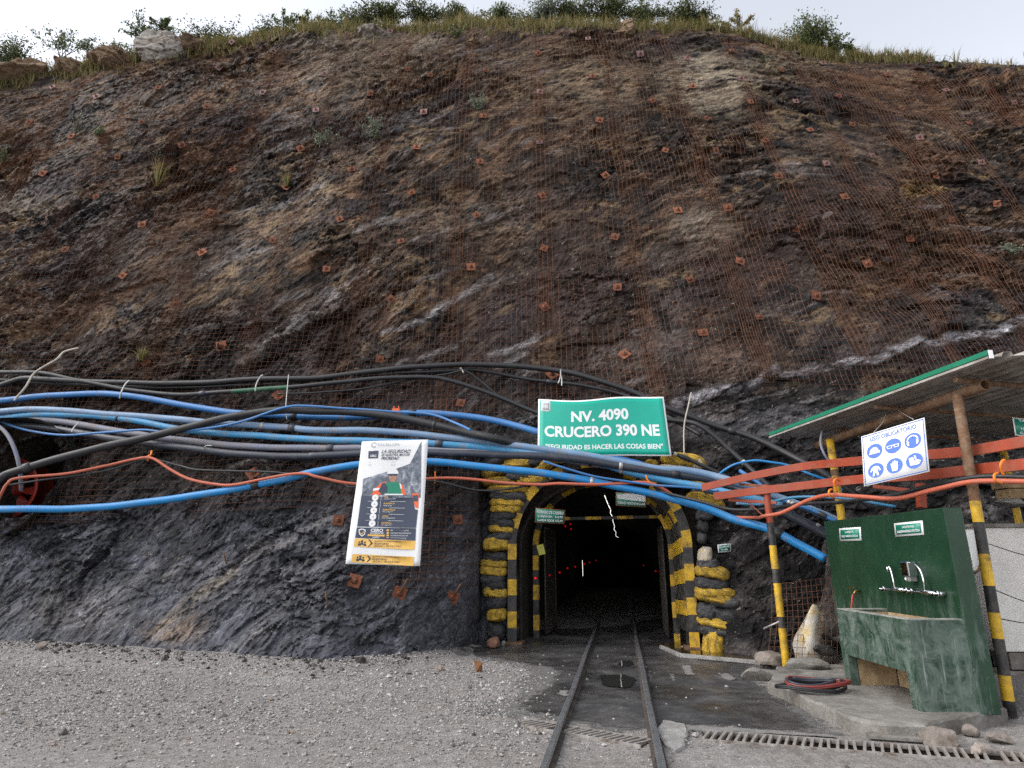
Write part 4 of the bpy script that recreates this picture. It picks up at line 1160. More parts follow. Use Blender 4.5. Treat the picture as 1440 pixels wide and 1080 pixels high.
# ---------------------------------------------------------------- pipes, hoses and cables
def z1(*p): return [(x / 3, 480 + y / 3) for x, y in p]
def z2(*p): return [(440 + x / 3, 480 + y / 3) for x, y in p]
def z3(*p): return [(920 + x * 0.3611, 480 + y * 0.3611) for x, y in p]
PIPES = {}
def hang(name, pts, dpx, off, mats, label, cat, ext=None, group=None, mseg=None, n=9, sides=10, ymin=None):
    """pts: (px,py) hung in front of the rock by `off` metres, or (px,py,Y) at a given depth"""
    full = []
    ys = []
    for p in pts:
        if len(p) > 2: ys.append(p[2])
        else: ys.append(min(hit_y(p[0], p[1] + dy) for dy in (-8, 0, 8)) - off)
    ys = np.array(ys); ex = np.array([len(p) > 2 for p in pts])
    for _ in range(4):
        s = ys.copy(); s[1:-1] = (ys[:-2] + 2 * ys[1:-1] + ys[2:]) / 4
        ys = np.where(ex, ys, np.minimum(s, ys + 0.05))
    ctrl = [(p[0], p[1], y) for p, y in zip(pts, ys)]
    path = spline(ctrl, n)
    ph = random.uniform(0, 6)
    path = [np.array((q[0], q[1] + 0.55 * math.sin(q[0] * 0.026 + ph) + 0.22 * math.sin(q[0] * 0.08 + 2 * ph), q[2])) for q in path]
    W = [at_y(a, b, c) for a, b, c in path]
    mid = W[len(W) // 2]
    r = dpx * 0.56 * ((mid - EYE).length * 0.92) / FPX
    m = MB()
    m.tube(W, r, sides, mseg=None if mseg is None else [mseg(w[0]) for w in path[:-1]])
    PIPES[label] = W
    o = thing_mesh(name, m, mats, label, cat, group)
    if name == "water_pipe":
        for _ in range(3):
            i = random.randrange(4, len(W) - 6); d = (W[i + 1] - W[i]).normalized(); c = W[i]
            if random.random() < 0.5:
                q = MB(); q.tube([c - d * 0.07, c - d * 0.06, c + d * 0.06, c + d * 0.07], [r * 1.05, r * 1.28, r * 1.28, r * 1.05], 12); q.build("coupling", random.choice([P_BLACK, P_DARK]), o)
            else:
                q = MB(); q.tube([c - d * 0.03, c + d * 0.03], r * 1.06, 12); q.build("tape_wrap", random.choice([GALV_WIRE, P_BLACK, ROPE]), o)
    return o

hang("water_pipe", [(-30, 546)] + z1((0, 183), (100, 155), (200, 160), (400, 172), (800, 175), (1100, 160)) + z2((0, 155), (300, 120), (600, 100), (800, 100), (1000, 118), (1150, 150), (1350, 215)) + z3((50, 258), (250, 332), (400, 382), (560, 462)) + [(1170, 672, 10.0), (1230, 715, 9.7)], 7.5, 0.16, P_BLACK, "thick black pipe, topmost of those arching over the green sign", "pipe")
hang("water_pipe", [(-30, 534)] + z1((0, 165), (150, 172), (420, 186), (700, 197), (1000, 183)) + z2((0, 166), (300, 136), (600, 122), (700, 122), (870, 155), (1000, 170), (1150, 186), (1300, 222)) + [(905, 568), (945, 590), (985, 612)], 5, 0.08, P_BLACK, "thinner black pipe tied just under the topmost one", "pipe")
hang("water_pipe", [(-30, 523)] + z1((0, 130), (170, 135), (330, 165), (560, 205), (760, 225), (980, 212), (1220, 192)) + z2((0, 183), (250, 160), (480, 152), (620, 175), (800, 240), (940, 300)) + [(800, 596), (900, 590), (955, 592)] + z3((180, 330), (290, 420), (390, 512)) + [(1085, 688, 10.2)], 6, 0.27, [P_BLACK, P_GREENT], "black pipe with a green sleeve dropping behind the green sign", "pipe", mseg=lambda x: 1 if 325 < x < 406 else 0)
hang("cable", z2((-150, 224), (0, 215), (200, 200), (400, 165), (560, 140), (640, 125), (700, 160), (760, 210), (850, 280), (940, 355)), 2.4, 0.20, P_BLACK, "thin black cable hanging in a loop left of the green sign", "cable")
hang("water_pipe", [(-30, 567)] + z1((0, 250), (200, 228), (400, 222), (520, 228), (700, 255), (900, 288), (1080, 308)) + z2((0, 320), (200, 318), (400, 302), (600, 312), (800, 342), (950, 382)) + [(800, 622), (850, 640), (905, 655)], 8.5, 0.24, P_ROYAL, "royal blue pipe, uppermost of the blue pipes, running behind the green sign", "pipe")
hang("water_pipe", [(-30, 583)] + z1((0, 297), (200, 288), (450, 305), (700, 325), (900, 345), (1200, 360)) + z2((0, 374), (300, 380), (600, 407), (900, 448), (1200, 488)) + z3((0, 494), (110, 502), (220, 522)) + [(1030, 677, 10.35), (1075, 692, 10.3), (1120, 708, 10.2), (1180, 733, 10.0), (1230, 760, 9.8)], 9.5, 0.44, P_LAV, "faded blue pipe lying on top of the bundle above the banner", "pipe")
hang("water_pipe", [(-30, 588)] + z1((0, 322), (200, 307), (500, 325), (800, 375), (1100, 400)) + z2((0, 415), (200, 418), (500, 432), (800, 458), (1000, 484), (1200, 512)) + [(890, 666), (940, 676), (985, 684), (1030, 694, 10.3), (1100, 712, 10.1)], 9.5, 0.36, P_CYAN, "sky blue pipe, third down in the bundle behind the banner", "pipe")
hang("water_pipe", [(-30, 588)] + z1((0, 328), (200, 332), (400, 360), (700, 410), (1000, 440)) + z2((0, 450), (200, 452), (400, 455), (700, 470), (1000, 492)) + [(830, 651), (900, 660), (960, 668)], 9, 0.30, P_GREY, "dusty grey blue pipe between the sky blue and dark pipes", "pipe")
hang("water_pipe", [(-30, 595)] + z1((0, 352), (200, 365), (450, 405), (700, 440), (1000, 475), (1300, 485)) + z2((0, 483), (200, 476), (500, 468), (800, 480), (1100, 496)) + z3((0, 506), (160, 530), (280, 556)) + [(1060, 698, 10.25), (1120, 730, 10.0), (1190, 768, 9.8)], 10, 0.47, P_DARK, "glossy dark slate pipe at the bottom of the bundle crossing the portal", "pipe")
hang("water_pipe", [(-40, 690)] + z1((0, 580), (60, 550), (400, 455), (700, 385), (1000, 315), (1200, 290)) + z2((0, 292), (200, 300), (400, 330), (600, 372)) + [(690, 615, 10.75), (725, 624, 10.95), (760, 634, 11.05), (800, 645, 11.05)], 10, 0.58, P_BLACK, "thick black pipe slanting up across the blue bundle at the left", "pipe")
hang("air_hose", [(-30, 580)] + z1((0, 335), (120, 375), (280, 395), (450, 385), (600, 375), (720, 382), (900, 362), (1050, 330), (1200, 280)) + z2((0, 275), (340, 295), (500, 310), (600, 345), (665, 376)), 3, 0.66, P_ROYAL, "thin blue hose wandering over and under the pipe bundle", "hose")
hang("water_pipe", [(-40, 716)] + z1((0, 708), (300, 706), (600, 680), (900, 640), (1200, 580)) + z2((0, 552), (190, 522), (500, 507), (700, 527), (1000, 562), (1200, 595)) + z3((0, 595), (200, 652), (330, 700)) + [(1085, 745, 9.75), (1125, 766, 9.5), (1160, 785, 9.3)], 10, 0.55, P_BRIGHT, "bright blue pipe, lowest of all, sagging across the portal mouth", "pipe")
hang("air_hose", [(-10, 722)] + z1((0, 655), (30, 600), (80, 575), (300, 555), (450, 525), (560, 500), (640, 493), (720, 540), (800, 580), (900, 600), (1000, 603), (1200, 565), (1290, 560)) + z2((20, 573), (180, 600), (330, 590), (480, 581), (600, 578), (800, 595), (950, 603), (1040, 598), (1180, 605), (1300, 600)) + [(905, 679), (928, 685)] + z3((150, 640), (300, 680), (400, 687)) + [(1075, 726, 8.9), (1100, 721, 8.7), (1137, 704, 8.3), (1169, 696, 7.9), (1209, 698, 7.4), (1263, 700, 7.0), (1317, 688, 6.6), (1368, 678, 6.25), (1440, 677, 5.9), (1500, 682, 5.7)], 4.0, 0.60, P_ORANGE, "long orange red air hose looping across the whole face to the shed", "hose")
hang("cable", z1((40, 605), (300, 570), (450, 545), (620, 497), (750, 522), (860, 545), (1200, 555), (1440, 600)) + z2((180, 615), (480, 588), (700, 627), (850, 618), (1000, 588)) + [(790, 668)], 2.6, 0.50, P_BLACK, "thin black cable running beside the orange hose at the left", "cable")
hang("cable", z2((970, 505), (1080, 540), (1200, 570), (1400, 602)) + [(940, 684), (990, 688, 10.4), (1010, 690, 10.3)], 3, 0.62, P_ROYAL, "thin blue hose crossing the arch between the big pipes", "hose")
hang("air_hose", [(1010, 668, 10.6), (1020, 660, 10.5), (1035, 652, 10.4), (1060, 647, 10.3), (1085, 650, 10.2), (1110, 655, 10.1), (1140, 667, 9.9), (1165, 677, 9.8), (1185, 690, 9.7)], 3, 0.1, P_BRIGHT, "bright blue hose arching above the left end of the red rails", "hose")
hang("air_hose", [(1035, 708, 9.6), (1068, 710, 9.5), (1093, 704, 9.4), (1118, 700, 9.2), (1160, 699, 8.9), (1200, 702, 8.7), (1260, 712, 8.5)], 3.4, 0.1, P_CYAN, "blue hose sagging under the red rails beside the orange hose", "hose")
hang("cable", [(925, 690, 10.6), (985, 705, 10.2), (1030, 716, 9.9), (1080, 716, 9.4), (1120, 710, 9.0), (1180, 706, 8.2), (1250, 697, 7.3), (1320, 681, 6.7), (1380, 671, 6.3), (1440, 671, 6.0), (1500, 676, 5.8)], 4.6, 0.1, P_BLACK, "black hose running just behind the orange hose to the shed", "hose")
hang("water_pipe", [(1000, 678, 10.6), (1060, 700, 10.5), (1105, 722, 10.4), (1155, 746, 10.2), (1230, 785, 9.9)], 11, 0.1, P_DARK, "dark slate pipe descending behind the small striped post", "pipe")
hang("water_pipe", [(1040, 662, 10.7), (1105, 703, 10.2), (1140, 716, 10.0), (1180, 735, 9.8), (1240, 765, 9.6)], 5, 0.1, P_ROYAL, "thin royal blue pipe descending behind the green sink wall", "pipe")
hang("water_pipe", [(930, 632), (965, 645), (1000, 660), (1030, 674, 10.8)], 5, 0.12, P_BLACK, "short black pipe emerging right of the green sign", "pipe")

def tie(pts, rpx, m, label, cat="tie", Y=None, group=None):
    ys = [p[2] if len(p) > 2 else (hit_y(p[0], p[1]) - 0.60 if Y is None else Y) for p in pts]
    W = [at_y(a, b, c) for a, b, c in spline([(p[0], p[1], y) for p, y in zip(pts, ys)], 6)]
    mb = MB(); mb.tube(W, rpx * 0.5 * W[0].length / FPX, 6)
    return thing_mesh("wire_tie" if m in (ROPE, GALV_WIRE) else "plastic_tie", mb, m, label, cat, group)
tie(z1((60, 250), (75, 232), (110, 190), (140, 140), (180, 110), (240, 75), (270, 45), (330, 28)), 2.2, ROPE, "frayed pale rope tied round the royal blue pipe at the left", "rope")
tie(z1((505, 242), (512, 215), (530, 180), (548, 165)), 1.8, GALV_WIRE, "twisted pale wire tie on the black pipes at left", "tie")
tie(z1((1076, 212), (1082, 180), (1098, 150), (1110, 142)), 1.8, GALV_WIRE, "pale wire tie on the black pipes beside the green sleeve")
tie(z1((1210, 330), (1206, 280), (1212, 200), (1218, 140)), 1.2, GALV_WIRE, "dark vertical wire tie right of the green sleeve")
tie(z2((1035, 178), (1044, 150), (1046, 118)), 1.8, GALV_WIRE, "white wire tie on the black pipes left of the green sign")
tie(z2((1050, 188), (1050, 160), (1044, 130)), 1.8, GALV_WIRE, "second strand of the white tie left of the green sign")
tie(z2((622, 112), (630, 122), (635, 132)), 2.0, ROPE, "small yellow tie at the crown of the black pipes")
tie(z1((302, 382), (315, 360), (335, 342)), 1.3, GALV_WIRE, "thin wire tie joining the grey and dark pipes at left")
tie(z1((858, 465), (866, 442), (895, 440)), 1.3, GALV_WIRE, "thin wire tie under the grey pipe left of centre")
tie(z1((625, 505), (622, 488), (636, 478), (640, 462)), 2.2, ORTIE, "orange tie at the crest of the orange hose", "tie")
tie(z2((515, 598), (516, 570), (516, 550)), 2.2, ORTIE, "upright orange tie right of the banner", "tie")
tie(z2((1405, 565), (1412, 585), (1432, 602)), 2.0, ORTIE, "orange tie hanging above the night shift sign", "tie")
tie([(1173, 700, 7.8), (1167, 697, 7.75), (1166, 690, 7.75), (1170, 688, 7.8)], 2.6, ORTIE, "orange tie hugging the orange hose under the red rails", "tie")
tie([(1177, 692, 7.9), (1173, 678, 7.85), (1176, 674, 7.85), (1181, 676, 7.9)], 2.6, ORTIE, "orange hook tie over the lower red rail near the yellow pole", "tie")
tie([(1409, 679, 5.95), (1400, 676, 5.9), (1398, 668, 5.9), (1403, 665, 5.95)], 2.6, ORTIE, "orange and white tie on the hoses right of the rusty post", "tie")
tie([(1411, 668, 6.05), (1407, 655, 6.0), (1410, 648, 6.0), (1413, 647, 6.0)], 2.8, ORTIE, "orange hook tie over the lower red rail at the far right", "tie")
tie([(962, 640, 10.6), (962, 600, 10.7), (968, 570, 10.9), (972, 552, 11.0)], 1.8, ROPE, "pale rope hanging down right of the green sign", "rope")
ob = MB(); pq = at_y(*z2((352, 296))[0], 11.0)
ob.box(at_y(*z2((352, 290))[0], hit_y(557, 577) - 0.32), (0.14, 0.10, 0.05)); ob.box(at_y(*z2((352, 304))[0], hit_y(557, 577) - 0.32), (0.14, 0.10, 0.05))
for dx in (-0.045, 0.045):
    c0 = at_y(*z2((352, 284))[0], hit_y(557, 577) - 0.34); ob.tube([c0 + Vector((dx, 0, 0.015)), c0 + Vector((dx, 0, 0.045))], 0.014, 6)
thing_mesh("pipe_clamp", ob, PR_ORANGE, "small bright orange clamp on the blue pipe above the banner", "clamp", bevel=0.005)

# ---------------------------------------------------------------- lettering and flat boards
def text_geo(body, bold=0.0):
    cu = bpy.data.curves.new("t", 'FONT'); cu.body = body; cu.size = 1.0; cu.offset = bold; cu.resolution_u = 3
    cu.fill_mode = 'FRONT'
    o = bpy.data.objects.new("t", cu); COL.objects.link(o)
    dg = bpy.context.evaluated_depsgraph_get(); me = bpy.data.meshes.new_from_object(o.evaluated_get(dg))
    V = np.array([v.co[:] for v in me.vertices]); F = [tuple(p.vertices) for p in me.polygons]
    bpy.data.objects.remove(o); bpy.data.curves.remove(cu); bpy.data.meshes.remove(me)
    V[:, 0] -= V[:, 0].min(); V[:, 1] -= V[:, 1].min()
    return V, F

class Board:
    """maps (u right, v up) in 0..1 and a lift towards the viewer on to a board given by its four corners"""
    def __init__(s, bl, br, tr, tl, bend=None):
        s.c = [Vector(p) for p in (bl, br, tr, tl)]; s.bend = bend or (lambda u, v: 0.0)
        s.n = ((s.c[1] - s.c[0]).cross(s.c[3] - s.c[0])).normalized()
        if s.n.dot(EYE - s.c[0]) < 0: s.n = -s.n
        s.w = ((s.c[1] - s.c[0]).length + (s.c[2] - s.c[3]).length) / 2; s.h = ((s.c[3] - s.c[0]).length + (s.c[2] - s.c[1]).length) / 2
    def p(s, u, v, d=0.0):
        a = s.c[0] * (1 - u) + s.c[1] * u; b = s.c[3] * (1 - u) + s.c[2] * u
        return a * (1 - v) + b * v + s.n * (d + s.bend(u, v))
    def slab(s, name, m, parent, u0=0, u1=1, v0=0, v1=1, d0=0.0, d1=0.003, nu=16, nv=12):
        mb = MB()
        for d in (d1, d0):
            b = len(mb.v)
            for j in range(nv + 1):
                for i in range(nu + 1): mb.v.append(tuple(s.p(u0 + (u1 - u0) * i / nu, v0 + (v1 - v0) * j / nv, d)))
            for j in range(nv):
                for i in range(nu):
                    q = (b + j * (nu + 1) + i, b + j * (nu + 1) + i + 1, b + (j + 1) * (nu + 1) + i + 1, b + (j + 1) * (nu + 1) + i)
                    mb.f.append(q if d == d1 else tuple(reversed(q))); mb.m.append(0); mb.sm.append(True)
        N = (nu + 1) * (nv + 1)
        edge = [i for i in range(nu + 1)] + [j * (nu + 1) + nu for j in range(1, nv + 1)] + [nv * (nu + 1) + i for i in range(nu - 1, -1, -1)] + [j * (nu + 1) for j in range(nv - 1, 0, -1)]
        for a, b2 in zip(edge, edge[1:] + edge[:1]):
            mb.f.append((a, a + N, b2 + N, b2)); mb.m.append(0); mb.sm.append(False)
        return mb.build(name, m, parent)
    def text(s, name, body, box, m, parent, bold=0.02, d=0.006, slant=0.0):
        V, F = text_geo(body, bold); W, H = V[:, 0].max(), V[:, 1].max()
        u0, u1, v0, v1 = box; mb = MB()
        mb.add([s.p(u0 + (u1 - u0) * (x / W) + slant * (y / H), v0 + (v1 - v0) * y / H, d) for x, y, _ in V], F)
        return mb.build(name, m, parent)
    def poly(s, name, pts, m, parent, d=0.006):
        a = np.array(pts); lo, hi = a.min(0), a.max(0); mb = MB()
        if max(hi - lo) > 0.09:
            xx, yy = np.meshgrid(np.arange(lo[0] + 0.02, hi[0], 0.06), np.arange(lo[1] + 0.02, hi[1], 0.045)); g = np.column_stack([xx.ravel(), yy.ravel()])
            V, F = cdt_sheet(pts, [], g[in_poly(g, pts)], lambda q: np.zeros(len(q)))
            mb.add([s.p(q[0], q[1], d) for q in V], [tuple(int(i) for i in f) for f in F], 0, True)
        else: mb.add([s.p(u, v, d) for u, v in pts], [tuple(range(len(pts)))])
        return mb.build(name, m, parent)
    def disc(s, name, u, v, r, m, parent, d=0.006, n=28, sy=1.0):
        k = s.w / s.h
        return s.poly(name, [(u + r * math.cos(2 * math.pi * i / n), v + r * k * sy * math.sin(2 * math.pi * i / n)) for i in range(n)], m, parent, d)
    def arc(s, name, u, v, r, w, a0, a1, m, parent, d=0.008, n=16):
        k = s.w / s.h; mb = MB()
        pts = []
        for i in range(n + 1):
            a = math.radians(a0 + (a1 - a0) * i / n)
            for q in (r - w / 2, r + w / 2): pts.append(s.p(u + q * math.cos(a), v + q * k * math.sin(a), d))
        mb.add(pts, [(2 * i, 2 * i + 1, 2 * i + 3, 2 * i + 2) for i in range(n)]); return mb.build(name, m, parent)

# the big green sign over the portal
def by4(tl, tr, br, bl, ys):
    return [at_y(*bl, ys[3]), at_y(*br, ys[2]), at_y(*tr, ys[1]), at_y(*tl, ys[0])]
c4 = by4((757, 560), (935, 556), (945, 641), (756, 640), (11.05, 10.9, 10.8, 10.95))
def sign_bend(u, v):
    return 0.0
class CurledBoard(Board):
    def p(s, u, v, d=0.0):
        # the sheet is curled: its top edge dips left of the middle and rises at the right
        q = Board.p(s, u, v, d)
        w = 0.5 * (1 + math.cos(math.pi * min(1, abs(u - 0.30) / 0.42)))
        dip = -0.10 * w * (0.25 + 0.75 * v)
        return q + Vector((0, -0.10 * math.sin(u * 5.0) * (0.3 + 0.7 * v), dip * 0.85))
sb = CurledBoard(*c4)
sr = empty("portal_sign", c4[0], "large curled green sign reading NV. 4090 CRUCERO 390 NE above the portal", "sign")
sb.slab("white_border", WHITE, sr, d0=-0.002, d1=0.001, nu=28, nv=14)
sb.slab("green_face", SIGN_GREEN, sr, 0.012, 0.988, 0.022, 0.975, 0.0012, 0.0030, 28, 14)
sb.slab("logo_border", WHITE, sr, 0.022, 0.095, 0.78, 0.965, 0.0034, 0.0042, 4, 4)
sb.slab("logo_panel", PR_GREY, sr, 0.032, 0.085, 0.81, 0.945, 0.0046, 0.0054, 4, 4)
sb.text("logo_lettering", "CRC", (0.040, 0.078, 0.85, 0.89), WHITE, sr, 0.02, 0.007)
sb.text("lettering", "NV. 4090", (0.255, 0.705, 0.60, 0.80), WHITE, sr, 0.035, 0.006)
sb.text("lettering", "CRUCERO 390 NE", (0.05, 0.935, 0.325, 0.525), WHITE, sr, 0.035, 0.006)
sb.text("lettering", "\"SEGURIDAD ES HACER LAS COSAS BIEN\"", (0.06, 0.945, 0.115, 0.20), WHITE, sr, 0.025, 0.006)

# the safety banner over the pipes
yb = min(hit_y(555, y) for y in range(620, 800, 10)) - 0.80
c4 = by4((509, 621), (602, 618), (591, 796), (487, 793), (yb, yb, yb - 0.05, yb - 0.05))
bb = Board(*c4, bend=lambda u, v: 0.03 * math.sin(v * 5.5 + u) * (1 - v) + 0.05 * (1 - v) ** 3 * max(0, 0.25 - u) * 4 + 0.015 * math.sin(u * 6))
br_ = empty("safety_banner", c4[0], "white printed safety banner hanging over the pipes left of the portal", "banner")
bb.slab("sheet", WHITE, br_, d0=-0.002, d1=0.001, nu=16, nv=24)
def bpx(x, y):
    """picture detail (756x1080 view of the banner) -> banner coordinates"""
    tl, tr, brr, bl = (158, 58), (660, 48), (598, 1000), (35, 990)
    v = (y - (tl[1] + tr[1]) / 2) / (995 - 53); l = tl[0] + (bl[0] - tl[0]) * v; r = tr[0] + (brr[0] - tr[0]) * v
    return ((x - l) / (r - l), 1 - v)
def bp(name, pts, m, d): return bb.poly(name, [bpx(*p) for p in pts], m, br_, d)
bp("picture", [(165, 352), (420, 275), (520, 238), (610, 62), (600, 500), (155, 500)], PR_ROCK, 0.004)
bp("dark_panel", [(152, 482), (540, 484), (556, 585), (580, 590), (566, 722), (122, 720)], NAVY, 0.006)
bp("dark_panel", [(120, 726), (566, 726), (562, 816), (108, 804)], NAVY, 0.006)
bp("yellow_band", [(106, 808), (560, 818), (555, 882), (97, 868)], PR_YEL, 0.006)
bp("yellow_band", [(88, 922), (552, 932), (546, 996), (80, 980)], PR_YEL, 0.006)
bp("truck_print", [(532, 468), (586, 466), (582, 580), (560, 575)], PR_ORANGE, 0.0065)
bp("truck_window", [(540, 482), (580, 480), (580, 528), (546, 526)], NAVY, 0.008)
bp("miner_print_vest", [(330, 400), (352, 382), (430, 380), (452, 398), (466, 480), (330, 480)], PR_VEST, 0.007)
bp("miner_print_sleeve", [(340, 372), (300, 390), (252, 432), (228, 480), (290, 480), (335, 440)], PR_ORANGE, 0.0075)
bp("miner_print_sleeve", [(432, 380), (466, 405), (490, 478), (456, 480), (448, 410)], PR_ORANGE, 0.0075)
bp("miner_print_cuff", [(246, 428), (300, 424), (296, 440), (238, 448)], WHITE, 0.0082)
bp("miner_print_glove", [(310, 390), (330, 384), (352, 420), (346, 462), (300, 468), (280, 450), (296, 420)], NAVY, 0.0085)
bp("miner_print_face", [(358, 315), (422, 315), (420, 350), (402, 378), (376, 378), (360, 350)], PR_SKIN, 0.0085)
bp("miner_print_glasses", [(356, 316), (424, 316), (422, 332), (396, 334), (390, 326), (384, 334), (360, 332)], NAVY, 0.0092)
bp("miner_print_helmet", [(346, 316), (352, 292), (370, 278), (410, 278), (428, 292), (434, 316)], WHITE, 0.0096)
bp("miner_print_stripe", [(440, 385), (452, 398), (458, 430), (446, 430)], WHITE, 0.0082)
bp("miner_print_stripe", [(328, 470), (466, 470), (467, 480), (327, 480)], WHITE, 0.0082)
def bt(body, x0, x1, y0, y1, m, bold=0.01, d=0.010, slant=0.0):
    a = bpx(x0, y1); b = bpx(x1, y0); bb.text("lettering", body, (a[0], b[0], a[1], b[1]), m, br_, bold, d, slant)
bt("EXCELLON", 278, 440, 70, 94, PR_GREY, 0.0)
u, v = bpx(250, 84); bb.arc("logo_ring", u, v, 0.035, 0.014, 20, 320, PR_GREY, br_, 0.009)
bp("logo_print", [(208, 134), (285, 132), (278, 192), (206, 192)], NAVY, 0.007)
bt("CRC", 220, 270, 164, 182, WHITE, 0.03)
bt("LA SEGURIDAD", 305, 520, 126, 154, NAVY, 0.01, slant=0.02); bt("ES NUESTRA MAYOR", 302, 516, 158, 178, NAVY, 0.015, slant=0.02); bt("PRIORIDAD", 300, 432, 182, 206, NAVY, 0.02, slant=0.02)
for y in (222, 240, 248): bp("rule", [(204, y), (408, y), (408, y + 2), (204, y + 2)], PR_GREY, 0.005)
for i, (t1, t2, y) in enumerate((("USA", "siempre tu EPP", 497), ("PLANIFICA", "cada tarea", 546), ("IDENTIFICA", "los peligros", 594), ("CUIDA", "a tus companeros", 642), ("NOTIFICA", "con seguridad", 693))):
    x = 258 - i * 5.5
    u, v = bpx(x, y + 3); bb.disc("icon_disc", u, v, 0.046, WHITE, br_, 0.009)
    bp("icon", [(x - 9, y + 8), (x, y - 5), (x + 9, y + 8)], PR_YEL if i in (0, 2) else PR_GREY, 0.0105)
    bt(t1, x + 68, x + 68 + 9.5 * len(t1), y - 8, y + 4, PR_YEL, 0.02); bt(t2, x + 66, x + 66 + 6.3 * len(t2), y + 8, y + 18, WHITE, 0.0)
    if i < 4: bp("rule", [(x - 55, y + 29), (x + 228, y + 31), (x + 228, y + 33), (x - 55, y + 31)], WHITE, 0.009)
    bp("rule", [(x + 44, y - 18), (x + 46, y - 18), (x + 44, y + 24), (x + 42, y + 24)], WHITE, 0.009)
bp("shield", [(134, 742), (160, 734), (188, 744), (182, 778), (158, 794), (138, 776)], WHITE, 0.009)
bp("shield", [(141, 748), (160, 741), (181, 750), (176, 774), (158, 786), (144, 772)], NAVY, 0.0105)
bp("tick", [(148, 762), (157, 772), (176, 754), (176, 760), (157, 780), (146, 768)], PR_YEL, 0.012)
bt("CERO", 224, 320, 734, 758, WHITE, 0.03); bt("ACCIDENTES", 220, 322, 761, 773, WHITE, 0.02); bp("pill", [(204, 776), (332, 778), (328, 790), (200, 788)], PR_YEL, 0.009); bt("SIEMPRE", 238, 292, 792, 802, WHITE, 0.01)
for k, y in enumerate((740, 759, 777, 797)):
    bt(("SEGURIDAD EN MENTE", "SEGURIDAD DE COMPANEROS", "SEGURIDAD EN CULTURA", "SEGURIDAD EN VALOR")[k], 374, (510, 530, 506, 492)[k], y, y + 9, WHITE, 0.0)
    bp("bullet", [(345, y - 2), (362, y - 2), (360, y + 11), (343, y + 11)], PR_YEL, 0.009)
for oy, ox in ((0, 0), (112, -14)):
    for dx, dy, rr in ((-20, 6, 0.02), (0, 0, 0.026), (22, 8, 0.02)):
        x, y = 160 + dx + ox, 832 + dy + oy
        u, v = bpx(x, y - 4); bb.disc("people_icon", u, v, rr * 0.62, NAVY, br_, 0.009, 14)
        bp("people_icon", [(x - 11, y + 22), (x - 9, y + 6), (x + 9, y + 6), (x + 11, y + 22)], NAVY, 0.0092)
    bp("arrow", [(206 + ox, 812 + oy), (216 + ox, 812 + oy), (242 + ox, 842 + oy), (208 + ox, 870 + oy), (198 + ox, 870 + oy), (228 + ox, 842 + oy)], NAVY, 0.009)
    bt("JUNTOS CONSTRUIMOS", 252 + ox, 455 + ox, 820 + oy, 834 + oy, NAVY, 0.01); bt("UN ENTORNO", 248 + ox, 360 + ox, 836 + oy, 850 + oy, NAVY, 0.015); bt("SEGURO y PRODUCTIVO", 244 + ox, 448 + ox, 853 + oy, 872 + oy, NAVY, 0.0, slant=0.02)

# small green signs
def small_sign(tl, tr, br2, bl, y, label, lines, border=0.04, m=SMALL_GREEN, ys=None, rim=WHITE, name="notice_sign", lm=WHITE):
    c = by4(tl, tr, br2, bl, ys or (y, y, y, y)); b = Board(*c); r = empty(name, c[0], label, "sign")
    b.slab("plate", rim, r, d0=-0.006, d1=0.0, nu=2, nv=2); k = b.w / b.h
    b.slab("face", m, r, border, 1 - border, border * k, 1 - border * k, 0.0008, 0.0025, 2, 2)
    for body, box, bo in lines: b.text("lettering", body, box, lm, r, bo, 0.005)
    return b, r
small_sign((753, 714), (795, 717), (794, 737), (752, 735), 11.75, "green sign HORARIO DE CHISPEO hung at the left in the portal", [("HORARIO DE CHISPEO", (0.06, 0.94, 0.64, 0.86), 0.02), ("GUARDIA DIA    5:15 PM", (0.08, 0.92, 0.38, 0.54), 0.015), ("GUARDIA NOCHE  5:15 AM", (0.08, 0.92, 0.12, 0.28), 0.015)], 0.025, rim=RUST_PLATE)
b_, r_ = small_sign((866, 692), (909, 694), (909, 714), (866, 711), 11.45, "worn green sign reading TURNO NOCHE hung at the right in the portal", [("TURNO NOCHE 6:15 AM", (0.05, 0.95, 0.14, 0.34), 0.02)], 0.025, rim=RUST_PLATE)
b_.poly("peeled_patch", [(0.06, 0.52), (0.5, 0.46), (0.97, 0.40), (0.96, 0.95), (0.3, 0.93), (0.05, 0.80)], WHITE, r_, 0.004)
hy = hit_y(1018, 771)
small_sign((1009, 766), (1028, 764), (1028, 776), (1010, 777), hy - 0.10, "tiny green and white sign on the rock right of the portal", [("CX-390-NE", (0.14, 0.86, 0.56, 0.80), 0.02), ("Nv. 4090", (0.26, 0.74, 0.20, 0.42), 0.02)], 0.07)
yl = MB(); yp = at_y(757, 773, 12.9)
ytag = wall_pt(757, 773, -1)
yl.box(ytag + Vector((0.05, -0.05, 0)), (0.13, 0.012, 0.19), Matrix.Rotation(-0.25, 3, 'Y'))
thing_mesh("tag_card", yl, mat("dull_yellow_card", (0.42, 0.40, 0.06), 0.6, 0, 0.15, 12, bump=0), "small yellow card on the left tunnel wall behind the gate", "card")

